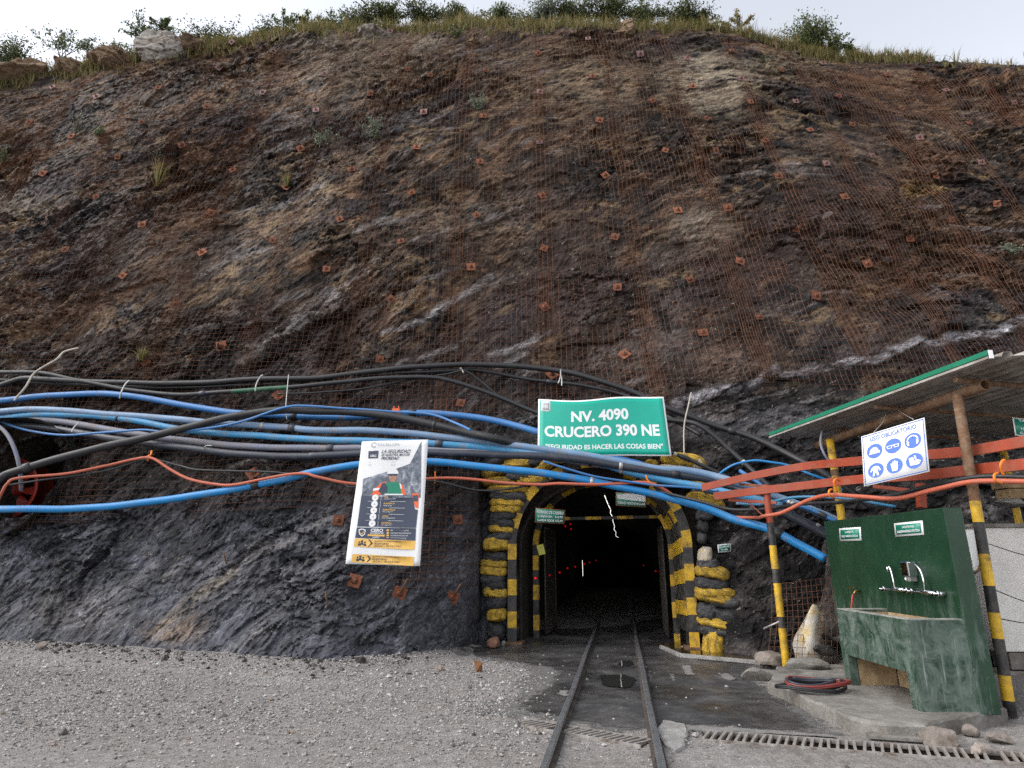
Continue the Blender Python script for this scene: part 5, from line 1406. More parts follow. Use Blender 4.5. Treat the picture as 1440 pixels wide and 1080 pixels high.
# ---------------------------------------------------------------- stones
def stone_geo(seed, sub=2, flat=0.75, ang=0.35):
    bm = bmesh.new(); bmesh.ops.create_icosphere(bm, subdivisions=sub, radius=1.0)
    V = np.array([v.co[:] for v in bm.verts]); F = np.array([[v.index for v in f.verts] for f in bm.faces]); bm.free()
    rs = np.random.default_rng(seed)
    for _ in range(9):
        n = rs.normal(size=3); n /= np.linalg.norm(n); d = rs.uniform(0.45, 0.85)
        q = V @ n; V = V - np.outer(np.maximum(0, q - d), n)
    V *= 1 + ang * 0.25 * vnoise(V[:, 0] * 2.4 + seed, V[:, 1] * 2.4, V[:, 2] * 2.4, seed)[:, None]
    if sub >= 4:
        v_, e_ = cells(V[:, 0] * 2.2 + V[:, 1] * 1.1, V[:, 2] * 2.6 + V[:, 1] * 0.7, seed)
        V = V * (1 + 0.10 * v_ - 0.08 * (1 - smooth(0, 0.15, e_)) + 0.05 * vnoise(V[:, 0] * 9, V[:, 1] * 9, V[:, 2] * 9, seed))[:, None]
    V[:, 2] *= flat
    return V, F
def boulder(name, p, size, rot, m, label, cat="rock", group=None, seed=0, sub=3, flat=0.8):
    V, F = stone_geo(seed, sub, flat)
    V = V * np.array(size)[None]
    o = link(name, np_mesh(name, V, F, m, None, False), None, p); o.rotation_euler = rot
    return tag(o, label, cat, group)

# ---------------------------------------------------------------- ventilation fan in the recess at the left edge
HC = Vector((-9.75, 0, 3.1)); HYF = float(base_y(np.array([-9.75]), np.array([3.1]))[0])
rc = MB(); ringn = 28
for j, (dy, rr) in enumerate(((-0.5, 1.15), (0.2, 1.05), (1.0, 1.0), (2.0, 0.95))):
    for i in range(ringn):
        a = 2 * math.pi * i / ringn; k = rr * (1 + 0.08 * math.sin(3 * a + j))
        rc.v.append((HC.x + k * math.cos(a), HYF + dy, HC.z + k * math.sin(a)))
for j in range(3):
    for i in range(ringn): rc.f.append((j * ringn + i, j * ringn + (i + 1) % ringn, (j + 1) * ringn + (i + 1) % ringn, (j + 1) * ringn + i)); rc.m.append(0); rc.sm.append(False)
rc.f.append(tuple(3 * ringn + i for i in range(ringn))); rc.m.append(0); rc.sm.append(False)
rc.f = rc.f[:]
o = rc.build("recess_wall", ROCK2); tag(o, "dark rock lining of the recess at the left edge", None, None, "structure")
fan_c = Vector((-10.80, HYF + 1.0, 2.92))
FANRED = mat("fan_red_paint", (0.33, 0.022, 0.012), 0.5, 0, 0.2, 5, (0.10, 0.03, 0.02), 0.35, 4, 0.1)
fr_ = empty("ventilation_fan", fan_c + Vector((0, 0, -0.7)), "red fan drum set in a dark recess at the left edge", "fan")
m = MB(); n = 36
for j, (dy, rr) in enumerate(((0.5, 0.62), (0, 0.62), (-0.06, 0.70), (-0.10, 0.70), (-0.06, 0.60), (0.45, 0.56))):
    for i in range(n):
        a = 2 * math.pi * i / n; m.v.append(tuple(fan_c + Vector((rr * math.cos(a), dy, rr * math.sin(a)))))
for j in range(5):
    for i in range(n): m.f.append((j * n + i, j * n + (i + 1) % n, (j + 1) * n + (i + 1) % n, (j + 1) * n + i)); m.m.append(0); m.sm.append(True)
m.build("drum", FANRED, fr_)
m = MB(); m.tube([fan_c + Vector((0, 0.4, 0)), fan_c + Vector((0, 0.0, 0)), fan_c + Vector((0, -0.08, 0))], [0.17, 0.17, 0.05], 18); m.build("hub", FANRED, fr_)
for k in range(7):
    a = 2 * math.pi * k / 7; d = Vector((math.cos(a), 0, math.sin(a))); t = Vector((-math.sin(a), 0, math.cos(a)))
    m = MB(); vs = []
    for rr, w, tw in ((0.16, 0.07, 0.9), (0.36, 0.11, 0.6), (0.55, 0.12, 0.4)):
        c = fan_c + d * rr + Vector((0, 0.18, 0)); e = (t * math.cos(tw) + Vector((0, 1, 0)) * math.sin(tw)) * w
        vs += [c - e, c + e, c + e + Vector((0, 0.012, 0)), c - e + Vector((0, 0.012, 0))]
    m.add(vs, [(0, 1, 5, 4), (4, 5, 9, 8), (3, 7, 6, 2), (7, 11, 10, 6), (0, 4, 7, 3), (4, 8, 11, 7), (1, 2, 6, 5), (5, 6, 10, 9), (8, 9, 10, 11)]); m.build("blade", FANRED, fr_)
gr_h = MB(); gr_h.tube([at_y(*q) for q in spline([(-20, 588, 11.6), (6, 606, 11.5), (20, 630, 11.45), (28, 660, 11.5), (30, 690, 11.7)], 6)], 0.035, 8)
thing_mesh("duct_hose", gr_h, P_GREY, "grey hose curving down in front of the red fan", "hose")

# ---------------------------------------------------------------- sink on the right
SX, SY0, SY1 = 4.33, 6.27, 8.72
pad_px = [(1079, 958), (1130, 980), (1196, 1008), (1245, 1018), (1300, 1020)]
pad = [on_z(*p, 0.13) for p in pad_px]
pp = [(p.x, p.y) for p in pad] + [(4.70, 6.45), (4.75, 8.9), (3.85, 8.95), (3.45, 8.75)]
pw = wobble(pp, 0.08, 0.015, 61)
pm_ = MB(); n = len(pw)
pm_.add([(p[0] + random.uniform(-.01, .01), p[1] + random.uniform(-.01, .01), -0.02) for p in pw] + [(p[0], p[1], 0.115 + random.uniform(-.01, .008)) for p in pw] + [(p[0] * 0.985 + 0.06, p[1] * 0.985 + 0.115, 0.135) for p in pw],
        [(i, (i + 1) % n, n + (i + 1) % n, n + i) for i in range(n)] + [(n + i, n + (i + 1) % n, 2 * n + (i + 1) % n, 2 * n + i) for i in range(n)] + [tuple(range(2 * n, 3 * n))])
thing_mesh("sink_plinth", pm_, CONC, "low rough concrete step under the green sink", "plinth")
sink = empty("wash_sink", (4.2, 7.0, 0.12), "dark green concrete wash sink with tall splash wall right of the portal", "sink")
m = MB(); m.box(((SX + 4.515) / 2, (SY0 + SY1) / 2, 1.05), (4.515 - SX, SY1 - SY0, 1.88)); m.build("splash_wall", GREEN, sink, 0.008)
bx0, by0, by1, bz = 3.79, 6.275, 7.62, 0.93
m = MB()
# front panel with the opening below, end panels, floor of the bowl
m.box((bx0 + 0.045, (by0 + by1) / 2, 0.69), (0.09, by1 - by0, 0.48))
m.box((bx0 + 0.045, by0 + 0.075, 0.285), (0.09, 0.15, 0.33))
m.box((bx0 + 0.045, by1 - 0.06, 0.285), (0.09, 0.12, 0.33))
m.box(((bx0 + 0.09 + SX) / 2, by0 + 0.05, 0.525), (SX - bx0 - 0.09, 0.10, 0.81))
m.box(((bx0 + 0.09 + SX) / 2, by1 - 0.05, 0.525), (SX - bx0 - 0.09, 0.10, 0.81))
basin = m.build("basin", GREEN_B, sink)
m = MB(); m.box(((bx0 + 0.09 + SX) / 2, (by0 + by1) / 2, 0.49), (SX - bx0 - 0.094, by1 - by0 - 0.204, 0.10)); m.build("basin_floor", BASIN_IN, basin)
li = MB()
for c, s in (((bx0 + 0.094, (by0 + by1) / 2, 0.725), (0.006, by1 - by0 - 0.22, 0.36)), ((SX - 0.006, (by0 + by1) / 2, 0.725), (0.006, by1 - by0 - 0.22, 0.36)), (((bx0 + 0.09 + SX) / 2, by0 + 0.106, 0.725), (SX - bx0 - 0.12, 0.006, 0.36)), (((bx0 + 0.09 + SX) / 2, by1 - 0.106, 0.725), (SX - bx0 - 0.12, 0.006, 0.36))):
    li.box(c, s)
li.build("basin_lining", BASIN_IN, basin)
m = MB()
m.box((SX - 0.008, (by0 + by1) / 2, 0.27), (0.01, by1 - by0 - 0.25, 0.28)); m.box(((bx0 + SX) / 2 + 0.045, by1 - 0.105, 0.27), (SX - bx0 - 0.12, 0.008, 0.28)); m.build("niche_render", BASIN_IN, basin)
m = MB()
m.box((bx0 + 0.045, (by0 + by1) / 2, 0.934), (0.085, by1 - by0 - 0.01, 0.010)); m.box(((bx0 + 0.09 + SX) / 2, by0 + 0.05, 0.934), (SX - bx0 - 0.10, 0.09, 0.010)); m.box(((bx0 + 0.09 + SX) / 2, by1 - 0.05, 0.934), (SX - bx0 - 0.10, 0.09, 0.010))
m.build("worn_rim", mat("worn_rim", (0.20, 0.21, 0.19), 0.85, 0, 0.35, 12, (0.40, 0.38, 0.33), 0.4, 9, 0.3), basin)
FX = SX - 0.075
def F_(px, py, x=FX): return at_x(px, py, x)
def faucet(pts_bar, spout, label, flange):
    root = empty("faucet", F_(*pts_bar[1]), label, "faucet", "chrome faucets on the green wall")
    m = MB(); m.tube([F_(*p) for p in pts_bar], 0.017, 10); m.build("body_bar", CHROME, root)
    m = MB(); m.tube([F_(*p) for p in spline(spout, 6)], 0.011, 8); e = F_(*spout[-1]); m.tube([e + Vector((0, 0, 0.008)), e + Vector((0, 0, -0.045))], 0.015, 8); m.build("spout", CHROME, root)
    for p in (pts_bar[0], pts_bar[-1]):
        c = F_(*p); m = MB(); m.tube([c + Vector((-0.012, 0, 0)), c + Vector((0.012, 0, 0))], 0.030, 10); m.tube([c, c + Vector((-0.045, 0, 0))], 0.012, 6); m.build("handle", CHROME, root)
    for p in flange:
        c = F_(*p); m = MB(); m.tube([c, c + Vector((0.07, 0, 0))], [0.016, 0.032], 12); m.build("wall_flange", CHROME, root)
faucet([(1242, 828), (1258, 828.5), (1274, 830)], [(1258, 827), (1256, 815), (1253, 803), (1250, 797), (1248, 798)], "chrome mixer faucet with short spout, left one on the green wall", [(1262, 829), (1274, 830)])
faucet([(1281, 831), (1300, 832.5), (1318, 835)], [(1300, 831), (1299, 818), (1295, 804), (1288, 795), (1279, 791), (1274, 793)], "chrome mixer faucet with tall curved spout, right one on the green wall", [(1300, 833), (1318, 835)])
sd_ = empty("soap_dispenser", F_(1279, 817), "chrome soap dispenser mounted between the faucets", "dispenser")
m = MB(); c = F_(1278, 800, SX - 0.055); m.box(c, (0.10, 0.125, 0.155)); m.build("tank", CHROME, sd_, 0.012)
m = MB(); c2 = F_(1281, 813, SX - 0.05); m.box(c2, (0.08, 0.095, 0.07)); m.build("window", mat("smoked_plastic", (0.18, 0.18, 0.17), 0.25, 0, 0.1, 8, bump=0), sd_, 0.01)
m = MB(); c3_ = F_(1274, 815, SX - 0.10); m.tube([c3_ + Vector((0, 0, 0.02)), c3_ - Vector((0, 0, 0.02))], 0.014, 8); m.build("push_knob", CHROME, sd_)
bt_ = empty("brass_tap", F_(1203, 832), "small brass tap with red tube at the left of the green wall", "tap")
m = MB(); m.tube([F_(1209, 831, SX), F_(1203, 831, SX - 0.09), F_(1200, 836, SX - 0.12)], 0.012, 8); m.build("tap_body", BRASS, bt_)
m = MB(); m.bar(F_(1193, 827), F_(1201, 826), 0.016, 0.008); m.build("lever", BRASS, bt_)
m = MB(); m.tube([F_(1199, 836), F_(1197, 858), F_(1196, 872)], 0.009, 8); m.build("red_tube", REDPL, bt_)
def wall_sign(tl, tr, br2, bl, label, lines):
    c = [at_x(*bl, SX - 0.006), at_x(*br2, SX - 0.006), at_x(*tr, SX - 0.006), at_x(*tl, SX - 0.006)]
    b = Board(*c); r = empty("notice_sign", c[0], label, "sign")
    b.slab("plate", WHITE, r, d0=-0.004, d1=0.0, nu=2, nv=2); b.slab("face", SMALL_GREEN, r, 0.06, 0.94, 0.14, 0.86, 0.0008, 0.0025, 2, 2)
    for body, box, bo in lines: b.text("lettering", body, box, WHITE, r, bo, 0.005)
wall_sign((1180, 743), (1210, 741), (1211, 760), (1181, 761), "smaller green and white sign at the left on the green sink wall", [("LAVABOTAS", (0.3, 0.7, 0.60, 0.76), 0.015), ("BOOT WASHING STATION", (0.12, 0.88, 0.28, 0.44), 0.015)])
wall_sign((1257, 736), (1297, 732), (1299, 752), (1259, 755), "larger green and white sign at the right on the green sink wall", [("LAVAMANOS", (0.30, 0.72, 0.58, 0.74), 0.015), ("HANDWASHING STATION", (0.11, 0.89, 0.26, 0.44), 0.02)])

# ---------------------------------------------------------------- shed: posts, rafter, purlins, roof
def striped_post(name, pbot, ptop, r, cuts, label, mats, cat="post"):
    """cuts: picture heights from the foot upward with material index"""
    a, b = Vector(pbot), Vector(ptop); pts = []; ms = []
    for t0, t1, mi in cuts:
        k = max(1, int((t1 - t0) * 14))
        for i in range(k): pts.append(a + (b - a) * (t0 + (t1 - t0) * i / k)); ms.append(mi)
    pts.append(b); mb = MB(); mb.tube(pts, r, 16, mseg=ms)
    root = empty(name, a, label, cat); mb.build("tube", mats, root)
    return root
def tz(y, y0, y1, Y, x):
    z0, z1, z = at_y(x, y0, Y).z, at_y(x, y1, Y).z, at_y(x, y, Y).z
    return (z - z0) / (z1 - z0)
seq = [1015, 993, 957, 905, 868, 830, 785, 740, 710, 560]; ci = [0, 1, 0, 1, 0, 1, 0, 1, 2]
pt = [max(0.0, min(1.0, tz(y, 1015, 560, 6.51, 1390))) for y in seq]
post2 = striped_post("shed_post", (4.77, 6.51, 0.05), at_y(1346, 556, 6.51), 0.051, [(pt[i], pt[i + 1], ci[i]) for i in range(9)], "tall rusty shed post with yellow and black bands near its foot", [BLK, YEL, RUST_PIPE])
seq = [945, 883, 867, 820, 800, 767, 735, 682]; ci = [1, 0, 1, 0, 1, 0, 2]
pt = [max(0.0, min(1.0, tz(y, 945, 682, 9.17, 1090))) for y in seq]
post1 = striped_post("rack_post", (3.77, 9.17, 0), at_y(1077, 682, 9.17), 0.050, [(pt[i], pt[i + 1], ci[i]) for i in range(7)], "yellow and black banded post with orange red top beside the portal", [BLK, YEL, RED_BEAM])
p3t = at_y(1167, 618, 8.94)
striped_post("shed_post", (p3t.x + 0.02, 8.94, 0.0), p3t, 0.052, [(0, 0.3, 0), (0.3, 0.83, 0), (0.83, 0.86, 1), (0.86, 1, 0)], "plain yellow post under the far end of the shed roof", [YEL, RUST_PIPE])
p4 = at_y(1412, 640, 9.6); striped_post("shed_post", (p4.x, 9.6, 0.0), (p4.x, 9.6, 3.2), 0.05, [(0, 1, 0)], "yellow post half hidden behind the red rails at the right", [YEL])
def beam(pts, w, h, label, name="channel_rail", m=RED_BEAM):
    P = [Vector(p) for p in pts]; mb = MB(); prof = [(-w / 2, -h / 2), (w / 2, -h / 2), (w / 2, h / 2), (-w / 2, h / 2)]; n = 4
    V = []
    for i, p in enumerate(P):
        t = (P[min(i + 1, len(P) - 1)] - P[max(0, i - 1)]).normalized(); x = t.cross(Vector((0, 0, 1))).normalized(); z = x.cross(t)
        V += [p + x * a + z * b for a, b in prof]
    F = [(i * n + k, i * n + (k + 1) % n, (i + 1) * n + (k + 1) % n, (i + 1) * n + k) for i in range(len(P) - 1) for k in range(n)] + [(3, 2, 1, 0), tuple(len(V) - 4 + k for k in range(4))]
    mb.add(V, F); return thing_mesh(name, mb, m, label, "beam", bevel=0.004)
up = [at_y(*q) for q in spline([(987, 686, 9.95), (1060, 669, 9.5), (1130, 656, 9.0), (1200, 649, 8.1), (1300, 640, 7.1), (1365, 634, 6.62), (1440, 621, 6.1), (1520, 607, 5.7)], 5)]
beam(up, 0.045, 0.112, "upper of the two long red steel rails running to the shed")
lowb = [at_y(*q) for q in spline([(1004, 698, 9.45), (1060, 691, 9.22), (1130, 683, 8.75), (1210, 674, 7.9), (1300, 668, 7.0), (1365, 661, 6.62), (1440, 653, 6.05), (1520, 643, 5.7)], 5)]
beam(lowb, 0.045, 0.112, "lower of the two long red steel rails running to the shed")
beam([at_y(1040, 681, 9.75), at_y(1078, 684, 9.3)], 0.04, 0.04, "short rusty cross angle between the red rails at their left end", "cross_angle", RUST_PLATE)
beam([at_y(1025, 703, 9.5), at_y(1092, 707, 9.1)], 0.04, 0.045, "short orange angle under the lower red rail by the banded post", "cross_angle", RED_BEAM)
beam([at_y(1052, 706, 9.45), at_y(1072, 724, 9.3)], 0.018, 0.018, "thin orange brace strut under the red rails", "brace", RED_BEAM)
beam([at_y(1228, 684, 8.6), at_y(1300, 692, 8.2)], 0.05, 0.05, "short red cross angle under the rails behind the blue and white sign", "cross_angle", RED_BEAM)
beam([at_y(1294, 680, 8.2), at_y(1296, 714, 8.2)], 0.09, 0.09, "short red stub post above the green wall", "stub_post", RED_BEAM)
shed = empty("shed_roof", (5.0, 7.5, 3.2), "corrugated metal shed roof with green edge over the wash area", "roof")
rafN, rafF = on_z(1386, 541, 3.26), on_z(1150, 626, 3.22)
m = MB(); m.tube([rafN, rafF], 0.062, 16, caps=False)
m2 = MB(); m2.tube([rafN, rafF], 0.050, 16, caps=False); m.add(m2.v, [tuple(reversed(f)) for f in m2.f], 0, True)
nv = 16; m.add([m.v[k] for k in range(nv)] + [m2.v[k] for k in range(nv)], [(k, nv + k, nv + (k + 1) % nv, (k + 1) % nv) for k in range(nv)])
m.build("rafter_pipe", RUST_PIPE, shed)
for (a, b, r) in (((1343, 534), (1500, 549), 0.03), ((1230, 572), (1500, 592), 0.026), ((1178, 604), (1500, 628), 0.026)):
    A, Bq = on_z(*a, 3.352), on_z(*b, 3.352); m = MB(); m.tube([A, Bq], r, 10); m.build("purlin", RUST_PIPE, shed)
RN_, RF_ = Vector((4.74, 5.78, 3.42)), Vector((4.25, 9.95, 3.42))
rdir = (RF_ - RN_).normalized(); rx = Vector((rdir.y, -rdir.x, 0))
def corr(name, x0, x1, ext0, ext1, dz, m, root):
    mb = MB(); L = (RF_ - RN_).length; per = 0.19; xs = []
    x = x0
    while x < x1:
        for dx, z in ((0, 0), (0.085, 0), (0.105, 0.042), (0.165, 0.042), (0.185, 0)):
            if x + dx <= x1: xs.append((x + dx, z))
        x += per
    V = []
    for s in (-ext0, L + ext1):
        for th in (0.0, 0.003): V += [RN_ + rdir * (s - (0.32 * x if s < 1 else 0)) + rx * x + Vector((0, 0, z + dz + th)) for x, z in xs]
    n = len(xs)
    F = [(i, i + 1, 2 * n + i + 1, 2 * n + i) for i in range(n - 1)] + [(n + i, 3 * n + i, 3 * n + i + 1, n + i + 1) for i in range(n - 1)] + [(i, n + i, n + i + 1, i + 1) for i in range(n - 1)] + [(2 * n + i, 2 * n + i + 1, 3 * n + i + 1, 3 * n + i) for i in range(n - 1)]
    mb.add(V, F); return mb.build(name, m, root)
corr("roof_sheet", 0.012, 1.05, 0, 0, 0.0, ROOFW, shed)
corr("roof_sheet", 1.02, 2.05, 0.0, 0, 0.047, ROOFW, shed)
corr("green_roof_sheet", 0.52, 0.98, 0.32, -3.6, 0.050, ROOFG, shed)
corr("roof_sheet", 2.02, 4.6, 0.0, 0, 0.094, ROOFW, shed)
m = MB(); m.bar(RN_ + Vector((0, 0, 0.045)) - rx * 0.012, RF_ + Vector((0, 0, 0.045)) - rx * 0.012, 0.02, 0.050); m.build("edge_trim", ROOFG, shed)
m = MB(); m.bar(RN_ + Vector((0, 0, -0.006)) - rx * 0.015, RF_ + Vector((0, 0, -0.006)) - rx * 0.015, 0.024, 0.024); m.build("edge_flashing", ROOFW, shed)
m = MB(); m.box(RN_ + Vector((0, -0.012, 0.025)) + rx * 0.005, (0.04, 0.010, 0.085)); m.build("end_cap", WHITE, shed)
# wires holding the sign
small_sign((1424, 587), (1470, 592), (1470, 618), (1428, 612), 6.75, "green sign half cut off under the shed roof at the right edge", [("TANQUE", (0.16, 0.80, 0.78, 0.92), 0.02), ("DE", (0.40, 0.56, 0.56, 0.70), 0.02), ("HIDRO", (0.20, 0.70, 0.34, 0.48), 0.02), ("CALIENTE", (0.16, 0.84, 0.10, 0.24), 0.02)], 0.03)
# obligation sign
c4 = by4((1211, 614), (1300, 587), (1307, 663), (1215, 684), (7.05, 6.55, 6.5, 7.0)); ub = Board(*c4)
ur = empty("safety_sign", c4[0], "tilted white USO OBLIGATORIO sign with six blue discs hanging under the shed", "sign")
ub.slab("plate", WHITE, ur, d0=-0.006, d1=0.0, nu=3, nv=3)
for q in ((0.02, 0.98, 0.968, 0.98), (0.02, 0.98, 0.02, 0.032)): ub.slab("blue_border", SIGN_BLUE, ur, q[0], q[1], q[2], q[3], 0.001, 0.002, 2, 1)
for q in ((0.02, 0.029, 0.033, 0.967), (0.971, 0.98, 0.033, 0.967)): ub.slab("blue_border", SIGN_BLUE, ur, q[0], q[1], q[2], q[3], 0.001, 0.002, 1, 2)
ub.text("lettering", "USO OBLIGATORIO", (0.14, 0.87, 0.842, 0.928), SIGN_BLUE, ur, 0.012, 0.004)
k_ = ub.w / ub.h; RR = 0.125
def ico(cx, cy, pts, d=0.008, m=WHITE): ub.poly("icon", [(cx + x * RR, cy + y * RR * k_) for x, y in pts], m, ur, d)
for cx, cy, kind in ((0.205, 0.635, 'helmet'), (0.50, 0.635, 'goggles'), (0.80, 0.635, 'muffs'), (0.205, 0.255, 'suit'), (0.50, 0.255, 'glove'), (0.80, 0.255, 'boot')):
    ub.disc("blue_disc", cx, cy, RR, SIGN_BLUE, ur, 0.004)
    if kind == 'helmet':
        ico(cx, cy, [(-.62, -.28), (-.6, 0), (-.45, .3), (-.15, .5), (.2, .48), (.45, .25), (.55, -.05), (.72, -.12), (.7, -.3)]); ico(cx, cy, [(-.72, -.42), (-.66, -.3), (.74, -.32), (.7, -.42)])
    elif kind == 'goggles':
        for s in (-1, 1):
            ico(cx, cy, [(s * .12, -.28), (s * .68, -.30), (s * .80, .12), (s * .10, .14)]); ico(cx, cy, [(s * .22, -.18), (s * .58, -.2), (s * .66, .03), (s * .20, .05)], 0.010, SIGN_BLUE)
        ico(cx, cy, [(-.14, .02), (.14, .02), (.14, .12), (-.14, .12)])
    elif kind == 'muffs':
        ub.arc("icon", cx, cy, RR * 0.62, RR * 0.16, -10, 190, WHITE, ur, 0.008)
        for s in (-1, 1): ico(cx, cy, [(s * .42, -.62), (s * .62, -.58), (s * .72, -.3), (s * .66, -.04), (s * .44, -.02)])
        ico(cx, cy, [(-.03, .3), (.03, .3), (.03, .5), (-.03, .5)], 0.008, SIGN_BLUE)
    elif kind == 'suit':
        ico(cx, cy, [(-.2, .55), (.2, .55), (.45, .4), (.68, -.1), (.52, -.18), (.3, .15), (.28, -.1), (.42, -.78), (.18, -.78), (.0, -.2), (-.18, -.78), (-.42, -.78), (-.28, -.1), (-.3, .15), (-.52, -.18), (-.68, -.1), (-.45, .4)])
    elif kind == 'glove':
        ico(cx, cy, [(-.28, -.72), (.34, -.72), (.44, -.1), (.42, .5), (.28, .52), (.22, .1), (.16, .66), (.02, .66), (.0, .12), (-.08, .58), (-.2, .56), (-.18, .05), (-.34, .4), (-.44, .34), (-.36, -.25)])
    else:
        ico(cx, cy, [(-.5, -.55), (-.62, .45), (-.1, .5), (.02, -.02), (.55, -.25), (.68, -.5), (.3, -.6)]); ico(cx, cy, [(-.02, .66), (.22, .62), (.3, .1), (.7, -.1), (.8, -.3), (.68, -.28), (.16, 0.0)])
for a, b in (((1228, 609), (1248, 577)), ((1285, 590), (1258, 574))):
    m = MB(); A = at_y(*a, 6.9); Bq = on_z(*b, 3.33); m.tube([A, (A + Bq) / 2 + Vector((0.02, 0, -0.02)), Bq], 0.004, 5); m.build("hanging_wire", GALV_WIRE, ur)
hose = MB(); hose.tube([at_y(*q) for q in spline([(1156, 606, 8.9), (1154, 622, 8.85), (1158, 636, 8.8), (1166, 648, 8.8), (1176, 655, 8.8)], 6)], 0.018, 8)
thing_mesh("conduit", hose, P_GREY, "grey conduit curving down from the roof beside the yellow post", "conduit")

# ---------------------------------------------------------------- white retaining wall at the right
WYF = 7.95; wl = at_y(1391, 850, WYF).x; wt = at_y(1400, 742, WYF).z
rw = empty("retaining_wall", (wl + 1.5, WYF, 0), "white roughcast retaining wall on grey stone blocks at the right edge", "wall")
m = MB(); m.box((wl + 2.0, WYF + 0.15, (0.42 + wt) / 2), (4.0, 0.30, wt - 0.42)); m.build("rendered_face", PLASTER, rw, 0.015)
m = MB(); m.box((wl + 2.0, WYF + 0.15, wt + 0.025), (4.06, 0.36, 0.05)); m.build("coping", CONC, rw, 0.008)
m = MB(); m.box((wl - 0.004, WYF + 0.152, (0.44 + wt * 0.80) / 2), (0.010, 0.27, wt * 0.80 - 0.44)); m.build("shaded_end_render", SHADECAST, rw)  # end of the white wall, painted grey for the shadow it lies in
x = wl + 0.02
while x < wl + 3.6:
    L = random.uniform(0.32, 0.5)
    for j in range(2):
        m = MB(); m.box((x + L / 2 + (0.1 if j else 0), WYF + 0.16, 0.11 + j * 0.205), (L - 0.015, 0.30, 0.19)); m.build("stone_block", BLOCK, rw, 0.012)
    x += L
m = MB(); c = (at_y(1361, 746, 7.9) + at_y(1375, 800, 7.9)) / 2
m.box(at_y(1370, 774, 7.80), (0.11, 0.02, 0.48)); thing_mesh("white_panel", m, WHITE, "narrow white panel between the green wall and the banded post", "panel", bevel=0.006)
m = MB(); m.tube([at_y(1379, 745, 7.75), at_y(1380, 790, 7.75), at_y(1376, 802, 7.75), at_y(1370, 806, 7.75)], 0.016, 8); thing_mesh("conduit", m, RUST_PIPE, "thin rusty conduit bent beside the white panel", "conduit")
for a, b, lab in (((1388, 764), (1460, 786), "upper thin dark wire strung in front of the white wall"), ((1400, 830), (1460, 852), "lower twisted wire strung in front of the white wall"), ((1406, 870), (1460, 878), "third faint wire low in front of the white wall")):
    m = MB(); A, Bq = at_y(*a, 7.55), at_y(*b, 7.3); m.tube([A, (A + Bq) / 2 - Vector((0, 0, 0.01)), Bq], 0.006, 5); thing_mesh("strung_wire", m, RAIL_SIDE, lab, "wire")
# dark rubble behind the wall
def bank():
    xs = np.linspace(4.6, 11, 90); ys = np.linspace(8.2, 11.4, 50); X, Y = np.meshgrid(xs, ys)
    v, e = cells(X * 2.6, Y * 2.6, 700); v2, e2 = cells(X * 6, Y * 6, 710)
    Z = 0.3 + 1.75 * smooth(8.1, 9.9, Y + 0.25 * fbm(X, Y, 3, 71)) * smooth(4.6, 5.9, X) + 0.12 * v + 0.05 * v2 - 0.05
    Z = np.where(Y < 8.3, np.minimum(Z, 1.6), Z)
    idx = np.arange(X.size).reshape(X.shape)
    F = np.stack([idx[:-1, :-1], idx[:-1, 1:], idx[1:, 1:], idx[1:, :-1]], -1).reshape(-1, 4)
    return np_mesh("rubble_bank", np.stack([X, Y, Z], -1).reshape(-1, 3), F, ROCK2)
tag(link("rubble_bank", bank()), "dark broken rock heaped behind the white retaining wall", None, None, "structure")
tb = at_y(1428, 688, 8.45); m = MB()
tbr = empty("timber_crate", tb + Vector((0, 0, -0.2)), "weathered timber blocks stacked behind the red rails at the right", "timber")
for j, (dx, dz, w) in enumerate(((0.0, 0.07, 0.56), (0.02, -0.07, 0.52))):
    m = MB(); m.box(tb + Vector((0.05 + dx, 0, dz)), (w, 0.25, 0.13)); m.build("timber", WOOD, tbr, 0.01)
boulder("stone", at_y(1420, 706, 8.42), (0.30, 0.2, 0.10), (0, 0, 0.2), G_PALE, "flat pale stone under the timber blocks at the right", seed=71)

# ---------------------------------------------------------------- clutter between the portal and the sink
def put_stone(px, py, w, h, label, seed, m=STONE_M, z=0.0, flat=0.8, rot=0.0, dep=None):
    p = on_z(px, py + h / 2, z); s = (p - EYE).length / FPX
    boulder("stone", p + Vector((0, 0.1, h * s * 0.42)), (w * s * 0.52, (dep or w * 0.8) * s * 0.5, h * s * 0.62), (0, 0, rot), m, label, "stone", "loose stones by the sink", seed, 3, 0.95)
put_stone(1092, 930, 42, 22, "brown grey rock at the foot of the banded post", 3)
put_stone(1140, 942, 60, 18, "flat pale block lying behind the concrete step", 5, CONC, 0.05)
put_stone(1160, 930, 22, 14, "small reddish stone left of the green wall", 7)
put_stone(1165, 918, 24, 14, "small grey stone on the rubble left of the green wall", 9, ROCK2, 0.15)
put_stone(1143, 918, 16, 16, "pale brown stone under the torn sack", 11, STONE_M, 0.1)
put_stone(1070, 950, 40, 16, "dark angular slab at the corner of the concrete step", 13, CONC)
put_stone(1335, 1044, 42, 20, "rounded grey stone below the sink's near corner", 15)
put_stone(1378, 1035, 20, 12, "small pale stone on the soil right of the sink", 17)
put_stone(1392, 1060, 22, 12, "pale stone near the drain at the lower right", 19)
put_stone(1300, 1028, 30, 10, "flat stone against the concrete step", 21)
put_stone(1420, 1045, 26, 12, "brown stone at the lower right corner", 23)
put_stone(695, 906, 20, 14, "reddish brown stone at the foot of the left sandbags", 25, mat("red_brown_stone", (0.20, 0.10, 0.065), 0.9, 0, 0.3, 6, bump=0.5, bscale=20, bdist=0.02))
put_stone(708, 906, 8, 7, "small white stone at the foot of the left post", 27, G_PALE)
put_stone(672, 938, 14, 16, "rusty brown clod on the gravel left of the portal", 29, mat("rust_clod", (0.17, 0.075, 0.03), 0.9, 0, 0.3, 9, bump=0.5, bscale=20, bdist=0.02))
